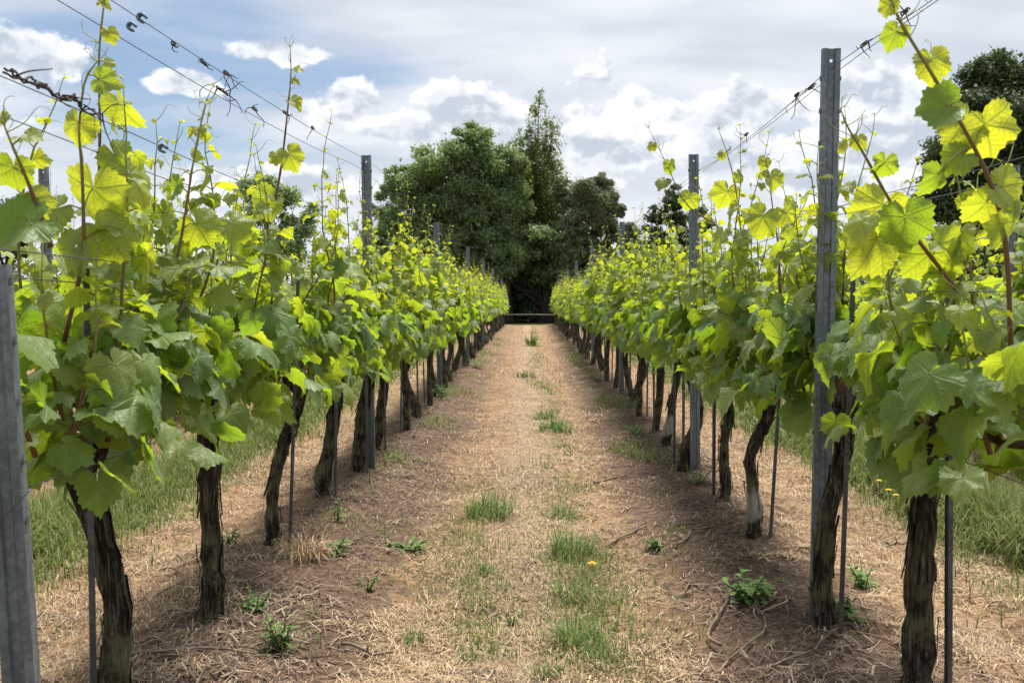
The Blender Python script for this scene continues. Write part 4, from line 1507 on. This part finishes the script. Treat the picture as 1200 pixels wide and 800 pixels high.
def leaf_cloud(mb, C, Rd, n, size, r, droop=0.0, shell=0.45, up=0.3):
    """n leaf faces spread through the clumps (centres C, radii Rd), most near their skins, ragged outside"""
    C = np.asarray(C); Rd = np.asarray(Rd)
    pr = Rd[:, 0] * Rd[:, 2]
    b = r.choice(len(C), n, p=pr / pr.sum())
    d_ = nrm(r.normal(0, 1, (n, 3)))
    q = r.random(n) ** shell * (1 + np.abs(r.normal(0, 0.22, n)) * (r.random(n) < .5))
    # short twigs poke out of every clump
    tw = vnoise(d_[:, 0] * 3.1 + b * 7.7, d_[:, 2] * 3.1 + d_[:, 1] * 2.3 + b * 3.3)
    q = q * (0.72 + 0.62 * tw)
    P = C[b] + d_ * Rd[b] * q[:, None]
    N = nrm(d_ * 0.7 + r.normal(0, 0.55, (n, 3)) + np.array((0, 0, up)))
    leaf_faces(mb, P, N, size, r, droop)


def leaf_strands(mb, main, ns, size, r, per=18):
    """hanging twigs of a birch: leaves strung along thin drooping lines"""
    w_ = np.array([m[1] * m[2] for m in main]); w_ = w_ / w_.sum()
    Ps = []
    for b in r.choice(len(main), ns, p=w_):
        c, rx, rz = main[b]
        d_ = nrm(r.normal(0, 1, 3))
        p = c + d_ * np.array((rx, rx, rz)) * r.random() ** .4
        o = nrm(np.array((d_[0], d_[1], 0)) + 1e-6)
        L = r.uniform(.5, 2.5) * min(1.0, rx / 1.2 + .35)
        f = r.random(per)
        Ps.append(p + o * (0.42 * L * np.sqrt(f))[:, None] + np.array((0, 0, 1.0)) * (0.10 * L * np.sin(f * 3) - L * f ** 1.3)[:, None] + r.normal(0, .06, (per, 3)))
    P = np.concatenate(Ps)
    N = nrm(r.normal(0, 1, (len(P), 3)) + np.array((0, 0, .35)))
    leaf_faces(mb, P, N, size, r, 1.5)


def make_tree(name, px, pyb, y, blobs_, nleaf, lsize, leafm, barkm, label, seed, trunk_r=0.3, group=None, droop=0.0, sub=9, subr=0.42, shell=0.5, trunk_top=None, lean=0.0, cat='tree', limbs=True, strands=0):
    """blobs_: (px, py, rx, ry) main masses in photo pixels at distance y; each is broken into leaf clumps"""
    r = np.random.default_rng(seed)
    k = y / FPX
    base = at(px, pyb, y); base[2] = 0.0
    root = empty(name, base)
    C, Rd = [], []
    main = []
    for (bx, by, rx, ry) in blobs_:
        c = at(bx, by, y) - base
        c[1] += r.uniform(-0.6, 0.6) * rx * k * .5
        main.append((c, rx * k, ry * k))
        for j in range(sub):
            d_ = nrm(r.normal(0, 1, 3))
            q = r.random() ** 0.4
            C.append(c + d_ * np.array((rx, rx * .9, ry)) * k * q * .78)
            f = subr * r.uniform(.55, 1.2)
            Rd.append((rx * k * f, rx * k * f, min(rx, ry) * k * f * .8))
    mb = MB()
    leaf_cloud(mb, C, Rd, nleaf, lsize, r, droop, shell)
    if strands:
        leaf_strands(mb, main, strands, lsize, r)
    tk = MB()
    tz = max(c[2] for c, _, _ in main) * .8 if trunk_top is None else trunk_top
    tp = smooth_path([(0, 0, -0.2), (lean * .3 + r.normal(0, .08), 0, tz * .35), (lean + r.normal(0, .15), 0, tz)], 14)
    V, t, q = tube(tp, trunk_r * np.linspace(1.15, .22, 14) * (1 + .25 * np.exp(-np.linspace(0, 1, 14) * 14)), 10)
    tk.add(V, t, q)
    if limbs:
        for (c, rx, ry) in main:
            for m in range(2):
                i = r.integers(3, 10)
                e = c + r.normal(0, .3, 3) * rx
                if e[2] < tp[i][2]:
                    i = 2
                pth = smooth_path([tp[i], (tp[i] * .55 + e * .45) + np.array((0, 0, .08 * rx)), e], 8)
                V, t, q = tube(pth, np.linspace(trunk_r * .34, trunk_r * .06, 8), 6)
                tk.add(V, t, q)
    tk.build('trunk', M[barkm], root)
    mb.build('crown', M[leafm], root, smooth=False)
    return tag(root, label, cat, group)


make_tree('broadleaf_tree', 590, 372, 51, [(520, 215, 62, 55), (560, 185, 50, 42), (480, 255, 40, 50), (545, 270, 70, 55), (590, 225, 45, 60), (510, 310, 62, 40), (585, 300, 42, 42), (552, 165, 25, 22), (466, 215, 22, 28), (458, 275, 30, 44), (460, 320, 34, 36), (600, 195, 26, 26)],
          170000, 0.135, 'oak', 'tree_bark', 'big round broadleaf tree with glossy mid green clumps at the path end', 1, .5, sub=34, subr=.27)
make_tree('birch_tree', 626, 372, 54, [(633, 112, 4, 14), (628, 131, 6, 14), (643, 146, 8, 10), (618, 156, 8, 10), (632, 172, 12, 18), (636, 200, 22, 22), (622, 205, 30, 46), (630, 255, 42, 55), (604, 215, 24, 40), (650, 245, 26, 50), (640, 300, 40, 40), (612, 180, 12, 26), (646, 170, 7, 16)],
          20000, 0.115, 'birch', 'pale_bark', 'tall birch with thin drooping spire rising above its neighbours', 2, .22, droop=1.2, sub=16, subr=.30, trunk_top=9.5, limbs=True, strands=2400)
make_tree('willow_tree', 690, 372, 52, [(690, 235, 34, 30), (668, 270, 34, 45), (708, 270, 26, 40), (690, 310, 44, 36), (722, 245, 14, 26), (660, 225, 16, 22), (735, 282, 20, 32), (748, 308, 22, 22), (705, 215, 16, 14)],
          100000, 0.125, 'willow', 'tree_bark', 'pale grey green tree beside the birch, reaching behind the right-side row', 3, .28, droop=.4, sub=34, subr=.27)
make_tree('young_tree', 455, 372, 56, [(458, 225, 24, 36), (446, 270, 30, 40), (470, 200, 10, 18), (440, 315, 34, 34)],
          9000, 0.14, 'willow', 'tree_bark', 'thin see through pale tree beside the big round broadleaf tree', 4, .14, sub=9, subr=.34)
make_tree('dark_tree', 640, 372, 52.5, [(612, 300, 44, 30), (655, 308, 44, 30), (575, 318, 30, 26), (692, 322, 30, 26), (640, 280, 50, 26)],
          70000, 0.15, 'oak', 'tree_bark', 'low dark tree with shaded trunk at the very end of the path', 5, .55, sub=11, subr=.36)
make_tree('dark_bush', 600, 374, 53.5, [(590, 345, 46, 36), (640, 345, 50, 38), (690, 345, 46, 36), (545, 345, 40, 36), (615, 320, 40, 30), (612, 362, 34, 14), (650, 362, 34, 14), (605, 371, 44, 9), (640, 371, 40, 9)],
          70000, 0.15, 'darkleaf', 'tree_bark', 'undergrowth bush below the trees at path end, coloured dark as their shade', 6, .1, sub=34, subr=.27, cat='bush', limbs=False, trunk_top=.8)  # dark leaf colour stands in for the shadow under the trees
make_tree('distant_tree', 315, 365, 62, [(318, 215, 34, 28), (300, 245, 34, 34), (345, 245, 30, 36), (325, 285, 50, 40)],
          12000, 0.2, 'oak', 'tree_bark', 'dark tree showing between the shoots above the left-side row', 7, .3, sub=10, subr=.36)
make_tree('distant_tree', 790, 365, 60, [(792, 232, 22, 20), (772, 258, 22, 26), (812, 258, 26, 26), (790, 300, 40, 36)],
          10000, 0.2, 'darkleaf', 'tree_bark', 'dark tree behind the second post of the right-side row', 8, .3, sub=10, subr=.36)
make_tree('roadside_tree', 1150, 365, 34, [(1146, 92, 22, 30), (1172, 88, 30, 30), (1200, 110, 50, 46), (1128, 140, 30, 34), (1112, 185, 32, 40), (1165, 165, 56, 52), (1130, 235, 50, 42), (1215, 170, 64, 70), (1185, 240, 64, 54), (1090, 232, 26, 34), (1112, 120, 16, 20), (1150, 300, 74, 44), (1150, 130, 40, 40)],
          230000, 0.115, 'roadside', 'tree_bark', 'large dark leafy tree towering behind the right-side row', 9, .30, sub=46, subr=.40, shell=.9, trunk_top=6.0)
make_tree('distant_tree', 8, 365, 60, [(0, 255, 30, 28), (22, 280, 30, 34), (-30, 270, 44, 40)],
          8000, 0.2, 'darkleaf', 'tree_bark', 'dark tree glimpsed beyond the outer left-side row near the slanted post', 10, .3, sub=10, subr=.36)
rt = np.random.default_rng(40)
mb = MB()
C, Rd = [], []
for k in range(120):
    x = rt.uniform(-75, 75); y = 88 + rt.uniform(-5, 8); hh = rt.uniform(1.5, 5.0)
    for j in range(3):
        rr_ = rt.uniform(1.0, 2.2)
        C.append((x + rt.normal(0, 1.4), y + rt.normal(0, 1), hh * rt.uniform(.25, 1))); Rd.append((rr_, rr_, rr_))
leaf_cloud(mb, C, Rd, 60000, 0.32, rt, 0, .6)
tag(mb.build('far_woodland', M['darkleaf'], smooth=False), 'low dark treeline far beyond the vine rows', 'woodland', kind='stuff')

# wooden rail at the end of the path
root = empty('wooden_rail', (0, 48.6, 0))
tag(root, 'low weathered wooden rail across the far end of the path', 'rail')
mb = MB(); V, t, q = tube(np.array([(-1.6, 0, .50), (-.4, 0.02, .515), (.8, 0, .505), (2.3, 0, .49)]), .02, 8); mb.add(V, t, q)
mb.build('rail', M['rail'], root)
for x in (-1.4, 2.1):
    mb = MB(); V, t, q = tube(np.array([(x, .09, -.2), (x, .09, .62)]), .055, 8); mb.add(V, t, q)
    mb.build('rail_post', M['rail'], root)
